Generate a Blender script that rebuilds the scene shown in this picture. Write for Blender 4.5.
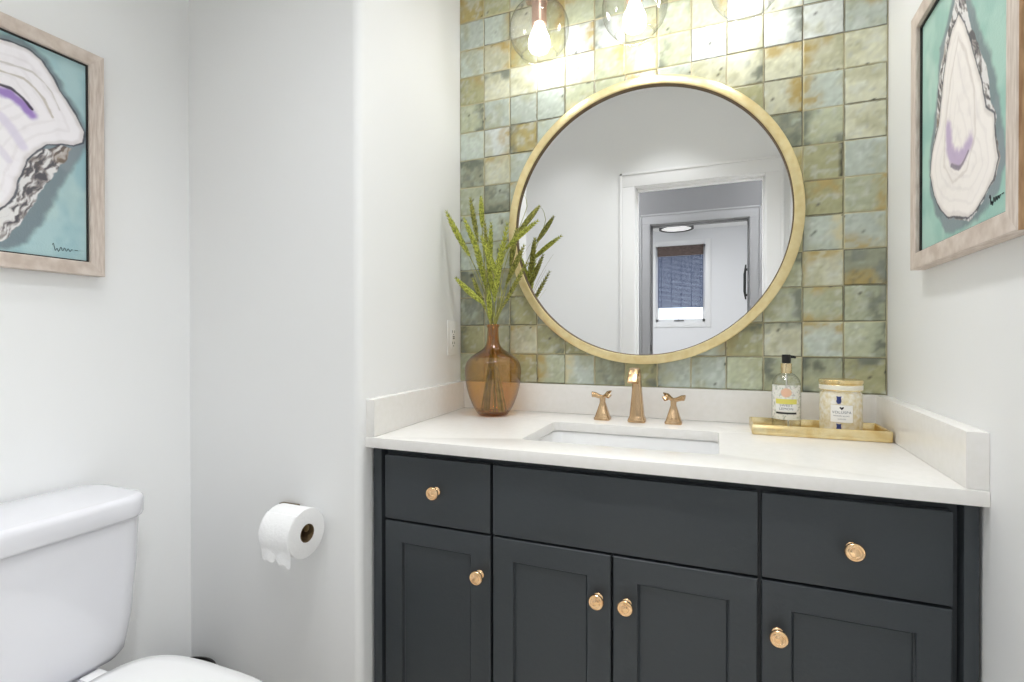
import bpy, bmesh, math, random
import numpy as np
from mathutils import Vector, Matrix

for o in list(bpy.data.objects):
    bpy.data.objects.remove(o)
S = bpy.context.scene
COL = S.collection
PI = math.pi
random.seed(7)

# ------------------------------------------------------------------ camera
cam_d = bpy.data.cameras.new('camera')
cam = bpy.data.objects.new('camera', cam_d)
COL.objects.link(cam)
cam_d.sensor_width = 36.0
cam_d.lens = 36.0 * 508.12 / 1024.0
cam_d.clip_start = 0.01
_r = Vector((0.926964, 0.375148, -0.000977))
_f = Vector((-0.375148, 0.926949, -0.005435))
_u = _r.cross(_f)
_m = Matrix((_r, _u, -_f)).transposed().to_4x4()
_m.translation = (0.0, -1.68328, 1.15694)
cam.matrix_world = _m
S.camera = cam

# ------------------------------------------------------------------ light and exposure
S.view_settings.view_transform = 'Standard'
S.view_settings.look = 'None'
S.view_settings.gamma = 1.0
S.view_settings.use_curve_mapping = False
S.view_settings.exposure = -0.2
S.cycles.max_bounces = 14
S.cycles.diffuse_bounces = 7
S.cycles.glossy_bounces = 6
S.cycles.transparent_max_bounces = 24
S.cycles.use_denoising = True
S.cycles.sample_clamp_indirect = 6.0

W = bpy.data.worlds.new('daylight')
S.world = W
W.use_nodes = True
W.node_tree.nodes['Background'].inputs[0].default_value = (0.80, 0.90, 1.0, 1)
W.node_tree.nodes['Background'].inputs[1].default_value = 3.0

CEIL = 2.75
BULB = 32.0


def lamp(name, loc, size, power, col=(0.96, 0.98, 1.0), rot=(0, 0, 0), spread=PI):
    d = bpy.data.lights.new(name, 'AREA')
    d.shape = 'DISK'
    d.size = size
    d.energy = power
    d.color = col
    d.spread = spread
    o = bpy.data.objects.new(name, d)
    o.location = loc
    o.rotation_euler = rot
    COL.objects.link(o)
    return o


lamp('unseen_downlight', (-0.30, -1.27, CEIL - 0.012), 0.16, 4.6, spread=1.7)
lamp('unseen_downlight', (-0.90, -1.27, CEIL - 0.012), 0.16, 2.7, spread=1.7)  # unseen extra lamp, added to even out the room light
lamp('unseen_downlight', (-0.20, -0.70, CEIL - 0.012), 0.16, 5.2, spread=1.9)  # unseen, added to brighten the counter and alcove
lamp('hall_fill_light', (0.95, -2.4, CEIL - 0.012), 0.30, 34)  # unseen, added to fill the bathroom through the doorway
lamp('hall_fill_light', (-1.35, -2.4, CEIL - 0.012), 0.30, 46)  # unseen, added fill reaching the right-hand cabinet
lamp('bedroom_ceiling_lamp', (-0.5, -4.4, CEIL - 0.012), 0.5, 42)


# ------------------------------------------------------------------ helpers
def s2l(c):
    c = np.asarray(c, float) / 255.0
    return np.where(c <= 0.04045, c / 12.92, ((c + 0.055) / 1.055) ** 2.4)


def rgb(*c):
    return tuple(float(v) for v in s2l(c)) + (1.0,)


def mat(name, color, rough=0.5, metal=0.0, coat=0.0, spec=0.5, emit=None, estr=0.0):
    m = bpy.data.materials.new(name)
    m.use_nodes = True
    b = m.node_tree.nodes['Principled BSDF']
    b.inputs['Base Color'].default_value = color
    b.inputs['Roughness'].default_value = rough
    b.inputs['Metallic'].default_value = metal
    b.inputs['Coat Weight'].default_value = coat
    b.inputs['Specular IOR Level'].default_value = spec
    if emit:
        b.inputs['Emission Color'].default_value = emit
        b.inputs['Emission Strength'].default_value = estr
    return m


def nodes(m):
    return m.node_tree.nodes, m.node_tree.links, m.node_tree.nodes['Principled BSDF']


def add_bump(m, scale, strength, detail=4.0, dist=0.01, stretch=None):
    n, l, b = nodes(m)
    tc = n.new('ShaderNodeTexCoord')
    mp = n.new('ShaderNodeMapping')
    if stretch:
        mp.inputs['Scale'].default_value = stretch
    nz = n.new('ShaderNodeTexNoise')
    nz.inputs['Scale'].default_value = scale
    nz.inputs['Detail'].default_value = detail
    bp = n.new('ShaderNodeBump')
    bp.inputs['Strength'].default_value = strength
    bp.inputs['Distance'].default_value = dist
    l.new(tc.outputs['Object'], mp.inputs['Vector'])
    l.new(mp.outputs['Vector'], nz.inputs['Vector'])
    l.new(nz.outputs['Fac'], bp.inputs['Height'])
    l.new(bp.outputs['Normal'], b.inputs['Normal'])
    return m


def add_grain(m, c1, c2, scale, stretch=(1, 1, 1), detail=5.0, lo=0.35, hi=0.65):
    n, l, b = nodes(m)
    tc = n.new('ShaderNodeTexCoord')
    mp = n.new('ShaderNodeMapping')
    mp.inputs['Scale'].default_value = stretch
    nz = n.new('ShaderNodeTexNoise')
    nz.inputs['Scale'].default_value = scale
    nz.inputs['Detail'].default_value = detail
    cr = n.new('ShaderNodeValToRGB')
    cr.color_ramp.elements[0].position = lo
    cr.color_ramp.elements[1].position = hi
    cr.color_ramp.elements[0].color = c1
    cr.color_ramp.elements[1].color = c2
    l.new(tc.outputs['Object'], mp.inputs['Vector'])
    l.new(mp.outputs['Vector'], nz.inputs['Vector'])
    l.new(nz.outputs['Fac'], cr.inputs['Fac'])
    l.new(cr.outputs['Color'], b.inputs['Base Color'])
    return m


def vcol_mat(name, rough, coat=0.0, spec=0.5):
    m = mat(name, (0.5, 0.5, 0.5, 1), rough, 0.0, coat, spec)
    n, l, b = nodes(m)
    a = n.new('ShaderNodeAttribute')
    a.attribute_name = 'paint'
    l.new(a.outputs['Color'], b.inputs['Base Color'])
    return m


def thin_glass(name, tint, rough=0.0, f0=0.05, edge=0.75, rim=None):
    """a thin glass wall: most light goes straight through (tinted), the rest mirrors, more at grazing angles"""
    m = bpy.data.materials.new(name)
    m.use_nodes = True
    n, l = m.node_tree.nodes, m.node_tree.links
    n.remove(n['Principled BSDF'])
    out = n['Material Output']
    t = n.new('ShaderNodeBsdfTransparent')
    t.inputs['Color'].default_value = tint
    g = n.new('ShaderNodeBsdfGlossy')
    g.inputs['Roughness'].default_value = rough
    lw = n.new('ShaderNodeLayerWeight')
    lw.inputs['Blend'].default_value = 0.5
    pw = n.new('ShaderNodeMath')
    pw.operation = 'POWER'
    pw.inputs[1].default_value = 3.0
    mr = n.new('ShaderNodeMapRange')
    mr.inputs['To Min'].default_value = f0
    mr.inputs['To Max'].default_value = edge
    mx = n.new('ShaderNodeMixShader')
    if rim:
        cm = n.new('ShaderNodeMix')
        cm.data_type = 'RGBA'
        cm.inputs['A'].default_value = tint
        cm.inputs['B'].default_value = rim
        l.new(pw.outputs[0], cm.inputs['Factor'])
        l.new(cm.outputs['Result'], t.inputs['Color'])
    l.new(lw.outputs['Facing'], pw.inputs[0])
    l.new(pw.outputs[0], mr.inputs['Value'])
    l.new(mr.outputs['Result'], mx.inputs['Fac'])
    l.new(t.outputs[0], mx.inputs[1])
    l.new(g.outputs[0], mx.inputs[2])
    l.new(mx.outputs[0], out.inputs['Surface'])
    return m


OFF = {}


def link(o, parent=None):
    COL.objects.link(o)
    if parent is not None:
        o.parent = parent
        OFF[o.name] = OFF[parent.name]
    else:
        OFF[o.name] = Vector(o.location)
    return o


def thing(name, label, cat, loc, group=None):
    o = bpy.data.objects.new(name, None)
    o.empty_display_size = 0.05
    o.location = loc
    link(o)
    o['kind'] = 'thing'
    return tag(o, label, cat, group)


def tag(o, label, cat, group=None):
    o['label'] = label
    o['category'] = cat
    if group:
        o['group'] = group
    return o


def finish_mesh(name, me, m, parent=None, smooth=40, label=None):
    if smooth:
        me.shade_smooth()
        me.set_sharp_from_angle(angle=math.radians(smooth))
    if m is not None:
        for mm in (m if isinstance(m, (list, tuple)) else [m]):
            me.materials.append(mm)
    o = bpy.data.objects.new(name, me)
    link(o, parent)
    if parent is not None:
        me.transform(Matrix.Translation(-OFF[parent.name]))
    if label:
        o['label'] = label
    return o


def obj(name, bm, m, parent=None, smooth=40, base=None, label=None):
    """world-space bmesh -> one mesh object; `base` puts the origin of a top-level mesh there"""
    bmesh.ops.recalc_face_normals(bm, faces=bm.faces)
    me = bpy.data.meshes.new(name)
    bm.to_mesh(me)
    bm.free()
    o = finish_mesh(name, me, m, parent, smooth, label)
    if parent is None and base is not None:
        me.transform(Matrix.Translation(-Vector(base)))
        o.location = base
        OFF[o.name] = Vector(base)
    return o


def struct(name, bm, m, parent=None, smooth=30):
    o = obj(name, bm, m, parent, smooth)
    if parent is None:
        o['kind'] = 'structure'
    return o


def box(bm, x0, x1, y0, y1, z0, z1, bev=0.0, seg=2):
    r = bmesh.ops.create_cube(bm, size=1.0)
    vs = r['verts']
    for v in vs:
        v.co = Vector((x0 + (v.co.x + .5) * (x1 - x0), y0 + (v.co.y + .5) * (y1 - y0), z0 + (v.co.z + .5) * (z1 - z0)))
    if bev:
        es = set()
        for v in vs:
            es.update(v.link_edges)
        bmesh.ops.bevel(bm, geom=list(es), offset=bev, segments=seg, affect='EDGES', profile=0.6)


def prism(bm, poly, z0, z1, bev=0.0):
    """plan polygon (x, y) raised from z0 to z1"""
    b = [bm.verts.new((p[0], p[1], z0)) for p in poly]
    t = [bm.verts.new((p[0], p[1], z1)) for p in poly]
    n = len(poly)
    fs = [bm.faces.new(b[::-1]), bm.faces.new(t)]
    for i in range(n):
        fs.append(bm.faces.new((b[i], b[(i + 1) % n], t[(i + 1) % n], t[i])))
    if bev:
        es = {e for f in fs[:2] for e in f.edges}
        bmesh.ops.bevel(bm, geom=list(es), offset=bev, segments=2, affect='EDGES', profile=0.6)


def loft(bm, rings, cap=True, closed=True):
    vs = [[bm.verts.new(p) for p in r] for r in rings]
    n = len(vs[0])
    for a, b in zip(vs[:-1], vs[1:]):
        for i in range(n if closed else n - 1):
            bm.faces.new((a[i], a[(i + 1) % n], b[(i + 1) % n], b[i]))
    if cap:
        bm.faces.new(vs[0][::-1])
        bm.faces.new(vs[-1])
    return vs


def lathe(bm, prof, c, seg=40, axis='z', cap0=False, cap1=False):
    """profile of (radius, height); axis 'z' up, '-y' out of the wall, 'x' sideways"""
    rings = []
    for r, h in prof:
        ring = []
        for i in range(seg):
            a = 2 * PI * i / seg
            u, v = r * math.cos(a), r * math.sin(a)
            if axis == 'z':
                p = (c[0] + u, c[1] + v, c[2] + h)
            elif axis == '-y':
                p = (c[0] + u, c[1] - h, c[2] + v)
            else:
                p = (c[0] + h, c[1] + u, c[2] + v)
            ring.append(p)
        rings.append(ring)
    vs = loft(bm, rings, cap=False)
    if cap0:
        bm.faces.new(vs[0][::-1])
    if cap1:
        bm.faces.new(vs[-1])
    return vs


def tube(bm, pts, rad, seg=8, flat=None):
    """round (or flattened) tube along a 3-D polyline; rad is a number or a list"""
    pts = [Vector(p) for p in pts]
    n = len(pts)
    rad = rad if isinstance(rad, (list, tuple)) else [rad] * n
    rings = []
    prev = None
    for i, p in enumerate(pts):
        t = (pts[min(i + 1, n - 1)] - pts[max(i - 1, 0)]).normalized()
        if prev is None:
            a = Vector((0, 0, 1)) if abs(t.z) < 0.9 else Vector((1, 0, 0))
            u = t.cross(a).normalized()
        else:
            u = (prev - t * prev.dot(t)).normalized()
        prev = u
        v = t.cross(u)
        k = 1.0 if flat is None else flat
        rings.append([p + u * (rad[i] * math.cos(2 * PI * j / seg)) + v * (rad[i] * k * math.sin(2 * PI * j / seg)) for j in range(seg)])
    loft(bm, rings)


def bez(p0, p1, p2, n=10):
    p0, p1, p2 = Vector(p0), Vector(p1), Vector(p2)
    return [p0 * (1 - t) ** 2 + p1 * 2 * t * (1 - t) + p2 * t * t for t in [i / n for i in range(n + 1)]]


def rrect(hx, hy, r, n=6):
    """rounded rectangle outline around the origin"""
    pts = []
    for cx, cy, a0 in ((hx - r, hy - r, 0), (-hx + r, hy - r, PI / 2), (-hx + r, -hy + r, PI), (hx - r, -hy + r, 3 * PI / 2)):
        for i in range(n + 1):
            a = a0 + PI / 2 * i / n
            pts.append((cx + r * math.cos(a), cy + r * math.sin(a)))
    return pts


_rng = np.random.default_rng(11)
_lat = _rng.random((256, 256))


def vnoise(x, y, octs=4, seed=0):
    """smooth 2-D value noise in 0..1"""
    out = np.zeros_like(x, float)
    amp, tot = 1.0, 0.0
    for k in range(octs):
        X = x * 2 ** k + 17.3 * (seed + 1) + 5.1 * k
        Y = y * 2 ** k + 9.7 * (seed + 1) + 3.7 * k
        xi, yi = np.floor(X).astype(int), np.floor(Y).astype(int)
        fx, fy = X - xi, Y - yi
        fx, fy = fx * fx * (3 - 2 * fx), fy * fy * (3 - 2 * fy)
        g = lambda a, b: _lat[a % 256, b % 256]
        out += amp * ((g(xi, yi) * (1 - fx) + g(xi + 1, yi) * fx) * (1 - fy) + (g(xi, yi + 1) * (1 - fx) + g(xi + 1, yi + 1) * fx) * fy)
        tot += amp
        amp *= 0.5
    return out / tot


def sstep(a, b, x):
    t = np.clip((x - a) / (b - a), 0, 1)
    return t * t * (3 - 2 * t)


def poly_sd(px, py, poly, closed=True):
    """signed distance to a polygon (negative inside), or distance to a polyline"""
    P = np.array(poly, float)
    n = len(P)
    d = np.full(px.shape, 1e9)
    ins = np.zeros(px.shape, bool)
    for i in range(n if closed else n - 1):
        a, b = P[i], P[(i + 1) % n]
        e = b - a
        wx, wy = px - a[0], py - a[1]
        t = np.clip((wx * e[0] + wy * e[1]) / (e @ e + 1e-12), 0, 1)
        d = np.minimum(d, np.hypot(wx - t * e[0], wy - t * e[1]))
        c = ((a[1] <= py) & (b[1] > py)) | ((a[1] > py) & (b[1] <= py))
        with np.errstate(divide='ignore', invalid='ignore'):
            xc = a[0] + (py - a[1]) / (b[1] - a[1]) * e[0]
        ins ^= c & (px < xc)
    return np.where(ins, -d, d) if closed else d


def grid_mesh(name, U, V, P, color, extra=None):
    """(nv, nu) grids of positions P (nv,nu,3) and linear colours -> mesh with a 'paint' attribute"""
    nv, nu = U.shape
    me = bpy.data.meshes.new(name)
    idx = np.arange(nu * nv).reshape(nv, nu)
    f = np.stack([idx[:-1, :-1], idx[:-1, 1:], idx[1:, 1:], idx[1:, :-1]], -1).reshape(-1, 4)
    me.from_pydata(P.reshape(-1, 3).tolist(), [], f.tolist())
    set_paint(me, color.reshape(-1, 3))
    return me


def set_paint(me, c):
    a = me.attributes.new('paint', 'FLOAT_COLOR', 'POINT')
    a.data.foreach_set('color', np.concatenate([c, np.ones((len(c), 1))], 1).astype(np.float32).ravel())


def mixc(base, col, w):
    return base * (1 - w[..., None]) + np.asarray(col) * w[..., None]


# ------------------------------------------------------------------ materials
M_wall = add_bump(mat('white_wall_paint', (0.86, 0.865, 0.865, 1), 0.55, spec=0.3), 180, 0.015)
M_ceil = mat('ceiling_paint', (0.88, 0.88, 0.88, 1), 0.8)
M_trim = mat('white_trim_paint', (0.84, 0.84, 0.84, 1), 0.35)
M_hall = add_bump(mat('grey_hall_wall', rgb(96, 96, 97), 0.6), 150, 0.04)  # even grey, darker than the hall's other walls
M_htrim = mat('grey_trim', rgb(120, 120, 121), 0.4)
M_far = mat('far_room_paint', (0.80, 0.80, 0.81, 1), 0.6)
M_floor = add_grain(mat('oak_floor', rgb(226, 220, 210), 0.4), rgb(216, 208, 196), rgb(234, 230, 222), 6, (1, 12, 1))
M_grout = add_bump(mat('grout', rgb(206, 198, 168), 0.9), 200, 0.2)
M_tile = vcol_mat('zellige_glaze', 0.2, coat=0.0, spec=0.4)
M_quartz = add_grain(mat('white_quartz', rgb(240, 238, 235), 0.22), rgb(234, 232, 228), rgb(237, 235, 232), 60)
M_porc = mat('white_porcelain', rgb(238, 238, 238), 0.10, coat=0.5)
M_toilet = mat('toilet_porcelain', rgb(226, 226, 231), 0.12, coat=0.4)
M_cab = add_bump(mat('charcoal_cabinet_paint', rgb(56, 61, 65), 0.42, spec=0.4), 90, 0.05)
M_cabdark = mat('cabinet_interior_shade', rgb(34, 34, 34), 0.6)
M_knob = add_grain(mat('champagne_brass', rgb(246, 204, 156), 0.24, 1.0), rgb(240, 194, 144), rgb(252, 216, 172), 80)
M_faucet = add_grain(mat('brushed_bronze', rgb(206, 174, 136), 0.26, 1.0), rgb(198, 165, 126), rgb(214, 184, 146), 60, (1, 1, .1))
M_mframe = add_grain(mat('pale_gold_frame', rgb(238, 220, 168), 0.38, 0.7), rgb(234, 214, 158), rgb(244, 228, 180), 40)
M_mirror = mat('mirror_silver', (0.93, 0.93, 0.93, 1), 0.0, 1.0)
M_gold = add_grain(mat('gold_leaf', rgb(238, 216, 160), 0.26, 0.8), rgb(228, 200, 138), rgb(246, 230, 184), 30)
M_woodframe = add_grain(mat('limed_oak', rgb(208, 194, 182), 0.6), rgb(196, 180, 168), rgb(220, 208, 198), 30, (6, 1, 1))
M_woodframe_v = add_grain(mat('limed_oak_upright', rgb(208, 194, 182), 0.6), rgb(196, 180, 168), rgb(220, 208, 198), 30, (6, 6, .6))
M_woodedge = add_grain(mat('raw_oak_edge', rgb(170, 132, 96), 0.65), rgb(150, 112, 78), rgb(186, 150, 112), 30, (6, 6, .6))
M_black = mat('black_plastic', rgb(14, 14, 14), 0.35)
M_blackline = mat('black_liner', rgb(34, 32, 30), 0.5)
M_canvas = vcol_mat('oil_paint_on_canvas', 0.55)
add_bump(M_canvas, 260, 0.10)
M_globe = thin_glass('clear_globe_glass', (0.97, 0.97, 0.97, 1), 0.0, 0.04, 0.55, (.55, .55, .54, 1))
M_amber = thin_glass('amber_glass', (.90, .675, .35, 1), 0.0, 0.08, 0.75, (.22, .11, .04, 1))
M_bottle = thin_glass('clear_bottle', (0.95, 0.96, 0.95, 1), 0.02, 0.10, 0.6, (.55, .57, .55, 1))
M_pane = thin_glass('window_glass', (0.97, 0.98, 0.99, 1), 0.0, 0.04, 0.6)
M_bulb = mat('lit_bulb', (1, 1, 1, 1), 0.4, emit=(1.0, 0.985, 0.95, 1), estr=BULB)
M_copper = mat('copper_socket', rgb(214, 182, 164), 0.3, 1.0)
M_paper = add_bump(mat('tissue_paper', rgb(240, 240, 240), 0.9), 120, 0.3, dist=0.004)
M_card = mat('cardboard_core', rgb(104, 84, 56), 0.9)
M_brass_dk = mat('dark_brass', rgb(120, 100, 66), 0.35, 1.0)
M_plate = mat('white_device_plastic', rgb(236, 236, 234), 0.3)
M_slot = mat('dark_slot', rgb(120, 118, 114), 0.6)
M_stem = add_grain(mat('dry_green_stem', rgb(156, 160, 74), 0.6), rgb(128, 132, 58), rgb(186, 182, 106), 40)
M_head = add_grain(mat('green_seed_head', rgb(176, 184, 66), 0.7), rgb(118, 130, 44), rgb(210, 212, 98), 150)
M_head2 = add_grain(mat('olive_seed_head', rgb(146, 150, 62), 0.7), rgb(98, 104, 40), rgb(184, 182, 92), 150)
M_blind = add_grain(mat('backlit_blind', rgb(70, 80, 112), 0.85), rgb(48, 56, 86), rgb(92, 102, 134), 26, (1, 1, 14))  # blue of the daylight behind is put into the blind's colour
M_valance = add_grain(mat('woven_valance', rgb(92, 78, 74), 0.85), rgb(66, 55, 52), rgb(114, 98, 92), 26, (1, 1, 14))
M_bronze = mat('dark_bronze', rgb(40, 36, 34), 0.4, 0.6)
M_diff = mat('lit_diffuser', (1, 1, 1, 1), 0.5, emit=(1, 0.97, 0.93, 1), estr=0.5)
M_label = vcol_mat('printed_label', 0.5)
M_ink = mat('grey_ink', rgb(96, 100, 112), 0.7)
M_inkdark = mat('black_ink', rgb(26, 28, 34), 0.7)
M_navy = mat('navy_print', rgb(46, 60, 120), 0.6)
M_mercury = add_grain(mat('mottled_mercury_glass', rgb(240, 234, 212), 0.2, 0.15), rgb(230, 216, 174), rgb(248, 245, 236), 90)
M_bin = mat('dark_bin', rgb(40, 38, 36), 0.5)

# ------------------------------------------------------------------ the room
XL = -1.4633                       # left wall
YF = -0.636                        # face of the wall with the paper roll
YD = -1.722                        # inner face of the door wall
def xrev(y): return -0.843 + (y + 0.62) * (-0.045 / 0.62)
def xright(y): return 0.433 + y * 0.0245

bm = bmesh.new(); box(bm, -1.75, 0.75, -1.842, 0.15, -0.08, 0.0); struct('floor', bm, M_floor)
bm = bmesh.new(); box(bm, -1.75, 0.75, -1.842, 0.15, CEIL, CEIL + 0.1); struct('ceiling', bm, M_ceil)
bm = bmesh.new(); box(bm, XL - 0.12, XL, -1.842, 0.12, 0, CEIL); struct('wall_left', bm, M_wall)
# block beside the vanity: faces the room at YF, turns the corner with a bullnose, runs back to the tiles
R = 0.02
cx, cy = xrev(YF) - R, YF + R
arc = [(cx + R * math.sin(a), cy - R * math.cos(a)) for a in [PI / 2 * i / 8 for i in range(9)]]
bm = bmesh.new()
prism(bm, [(XL, YF)] + arc + [(xrev(0.0), 0.0), (xrev(0.0), 0.12), (XL, 0.12)], 0, CEIL)
struct('wall_alcove', bm, M_wall)
bm = bmesh.new()
prism(bm, [(xright(0.12), 0.12), (xright(YD), YD), (xright(YD), -1.842), (0.6, -1.842), (0.6, 0.12)], 0, CEIL)
struct('wall_right', bm, M_wall)
# door wall behind the camera side, with the opening the camera looks through
OX0, OX1, OZ = -0.497, 0.262, 2.134
bm = bmesh.new()
box(bm, XL, OX0 - 0.015, -1.842, YD, 0, CEIL)
box(bm, OX1 + 0.015, xright(YD), -1.842, YD, 0, CEIL)
box(bm, OX0 - 0.015, OX1 + 0.015, -1.842, YD, OZ + 0.015, CEIL)
struct('wall_door', bm, M_wall)
def casing(x0, x1, z, w, yf, yb, yout, m, name, back=True):
    bm = bmesh.new()
    s = 1 if yf > yout else -1
    for yy0, yy1 in (((yf, yf + 0.016),) + (((yb - 0.016, yb),) if back else ())):
        box(bm, x0 - w, x0 - 0.004, yy0, yy1, 0, z + 0.004, 0.003)
        box(bm, x1 + 0.004, x1 + w, yy0, yy1, 0, z + 0.004, 0.003)
        box(bm, x0 - w, x1 + w, yy0, yy1, z + 0.004, z + w, 0.003)
        # back band
        for (a, b, c, d) in ((x0 - w - 0.004, x0 - w + 0.012, 0, z + w + 0.004), (x1 + w - 0.012, x1 + w + 0.004, 0, z + w + 0.004),
                             (x0 - w - 0.004, x1 + w + 0.004, z + w - 0.012, z + w + 0.004)):
            e = 0.006
            box(bm, a, b, yy0 - (e if yy0 < yf else 0), yy1 + (e if yy0 >= yf else 0), c, d, 0.002)
    # jambs and head lining, with a stop
    box(bm, x0 - 0.014, x0, yb, yf, 0, z)
    box(bm, x1, x1 + 0.014, yb, yf, 0, z)
    box(bm, x0 - 0.014, x1 + 0.014, yb, yf, z, z + 0.014)
    ym = (yb + yf) / 2
    box(bm, x0, x0 + 0.011, ym - 0.03, ym + 0.008, 0, z, 0.002)
    box(bm, x1 - 0.011, x1, ym - 0.03, ym + 0.008, 0, z, 0.002)
    box(bm, x0, x1, ym - 0.03, ym + 0.008, z - 0.011, z, 0.002)
    struct(name, bm, m)
casing(OX0, OX1, OZ, 0.092, YD, -1.842, -3, M_trim, 'trim_1')

# hall (grey) and the bright room beyond, seen in the mirror
YH = -2.895
HX0, HX1 = -0.540, 0.236
bm = bmesh.new(); box(bm, -1.75, 1.35, YH - 0.12, -1.842, -0.08, 0.0); struct('floor_hall', bm, M_floor)
bm = bmesh.new(); box(bm, -1.75, 1.35, YH, -1.842, CEIL, CEIL + 0.1); struct('ceiling_hall', bm, M_ceil)
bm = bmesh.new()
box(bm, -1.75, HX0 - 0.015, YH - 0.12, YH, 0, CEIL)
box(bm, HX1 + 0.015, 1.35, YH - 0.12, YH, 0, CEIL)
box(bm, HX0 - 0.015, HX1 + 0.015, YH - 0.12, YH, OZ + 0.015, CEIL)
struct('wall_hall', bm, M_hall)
bm = bmesh.new(); box(bm, -1.80, -1.75, YH, -1.842, 0, CEIL); struct('wall_hall_left', bm, M_wall)
bm = bmesh.new(); box(bm, 1.30, 1.35, YH, -1.842, 0, CEIL); struct('wall_hall_right', bm, M_wall)
bm = bmesh.new(); box(bm, 0.60, 1.35, -1.842, -1.78, 0, CEIL); struct('wall_hall_near', bm, M_wall)
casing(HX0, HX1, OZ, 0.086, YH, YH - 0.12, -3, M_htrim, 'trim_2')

YW = -6.24
bm = bmesh.new(); box(bm, -2.6, 1.6, YW, YH - 0.12, -0.08, 0); struct('floor_bedroom', bm, M_floor)
bm = bmesh.new(); box(bm, -2.6, 1.6, YW - 0.1, YH - 0.12, CEIL, CEIL + 0.1); struct('ceiling_bedroom', bm, M_ceil)
bm = bmesh.new(); box(bm, -2.7, -2.6, YW - 0.1, YH - 0.12, 0, CEIL); struct('wall_bedroom_left', bm, M_far)
bm = bmesh.new(); box(bm, 1.6, 1.7, YW - 0.1, YH - 0.12, 0, CEIL); struct('wall_bedroom_right', bm, M_far)
WX0, WX1, WZ0, WZ1 = -0.862, -0.166, 1.395, 2.52
bm = bmesh.new()
box(bm, -2.6, WX0, YW - 0.1, YW, 0, CEIL); box(bm, WX1, 1.6, YW - 0.1, YW, 0, CEIL)
box(bm, WX0, WX1, YW - 0.1, YW, 0, WZ0); box(bm, WX0, WX1, YW - 0.1, YW, WZ1, CEIL)
struct('wall_bedroom_window', bm, M_far)
bm = bmesh.new()
w = 0.075
box(bm, WX0 - w, WX0, YW, YW + 0.018, WZ0 - w, WZ1 + w, 0.003); box(bm, WX1, WX1 + w, YW, YW + 0.018, WZ0 - w, WZ1 + w, 0.003)
box(bm, WX0, WX1, YW, YW + 0.018, WZ1, WZ1 + w, 0.003); box(bm, WX0, WX1, YW, YW + 0.018, WZ0 - w, WZ0, 0.003)
box(bm, WX0, WX0 + .04, YW - .07, YW - .02, WZ0, WZ1, 0.004); box(bm, WX1 - .04, WX1, YW - .07, YW - .02, WZ0, WZ1, 0.004)
box(bm, WX0, WX1, YW - .07, YW - .02, WZ0, WZ0 + .045, 0.004); box(bm, WX0, WX1, YW - .07, YW - .02, WZ1 - .04, WZ1, 0.004)
win = struct('window_1', bm, M_trim)
bm = bmesh.new(); box(bm, WX0 + .03, WX1 - .03, YW - .05, YW - .044, WZ0 + .03, WZ1 - .03); struct('pane', bm, M_pane, win)
bm = bmesh.new()
box(bm, -0.60, -0.46, YW - .022, YW - .004, WZ0 + .012, WZ0 + .03, 0.004); box(bm, -0.54, -0.52, YW - .022, YW + .014, WZ0 + .016, WZ0 + .034, 0.004)
struct('window_latch', bm, M_htrim, win)
# woven shade in that window
bl = thing('window_blind', 'woven shade in a backlit blue tint with a brown valance on the window seen in the mirror', 'blind', (-0.514, YW + .03, 1.6))
bm = bmesh.new()
for i in range(44):
    z = 1.605 + i * 0.0185
    box(bm, WX0 + .035, WX1 - .030, YW + .022, YW + .029, z, z + 0.0165)
for x in (-0.78, -0.64, -0.5, -0.36, -0.24):
    box(bm, x, x + .006, YW + .020, YW + .031, 1.603, 2.42)
obj('shade', bm, M_blind, bl, smooth=0)
bm = bmesh.new(); box(bm, WX0 + .03, WX1 - .026, YW + .033, YW + .058, 2.365, 2.512, 0.004); obj('valance', bm, M_valance, bl)
# round ceiling light
rl = thing('ceiling_light', 'round flush ceiling light with a dark rim in the far room of the mirror', 'ceiling light', (-0.545, -5.9, CEIL))
bm = bmesh.new(); lathe(bm, [(0.205, -0.001), (0.235, -0.001), (0.235, -0.055), (0.205, -0.055), (0.205, -0.001)], (-0.545, -5.9, CEIL), 48); obj('rim', bm, M_bronze, rl)
bm = bmesh.new(); lathe(bm, [(0.204, -0.004), (0.204, -0.045), (0.12, -0.05)], (-0.545, -5.9, CEIL), 48, cap1=True); obj('diffuser', bm, M_diff, rl)
# slim black pull on the right jamb of that doorway
hk = thing('door_pull', 'slim black pull on the right side of the far doorway in the mirror', 'door pull', (HX1, YH - .06, 1.6))
bm = bmesh.new(); tube(bm, [(HX1 - .022, YH - .06, 1.475), (HX1 - .030, YH - .06, 1.54), (HX1 - .030, YH - .06, 1.68), (HX1 - .022, YH - .06, 1.76)], [0.006, 0.011, 0.011, 0.006], 10); obj('grip', bm, M_black, hk)
bm = bmesh.new(); box(bm, HX1 - .026, HX1 - .0005, YH - .066, YH - .054, 1.50, 1.52, .002); obj('mount', bm, M_black, hk)
bm = bmesh.new(); box(bm, HX1 - .026, HX1 - .0005, YH - .066, YH - .054, 1.71, 1.73, .002); obj('mount', bm, M_black, hk)
bm = bmesh.new(); box(bm, HX0 + .0005, HX0 + .006, YH - .02, YH - .006, 1.04, 1.10, .002)
tag(obj('strike_plate', bm, M_black, base=(HX0, YH - .013, 1.07)), 'small black strike plate on the left jamb of the far doorway in the mirror', 'strike plate')

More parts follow.
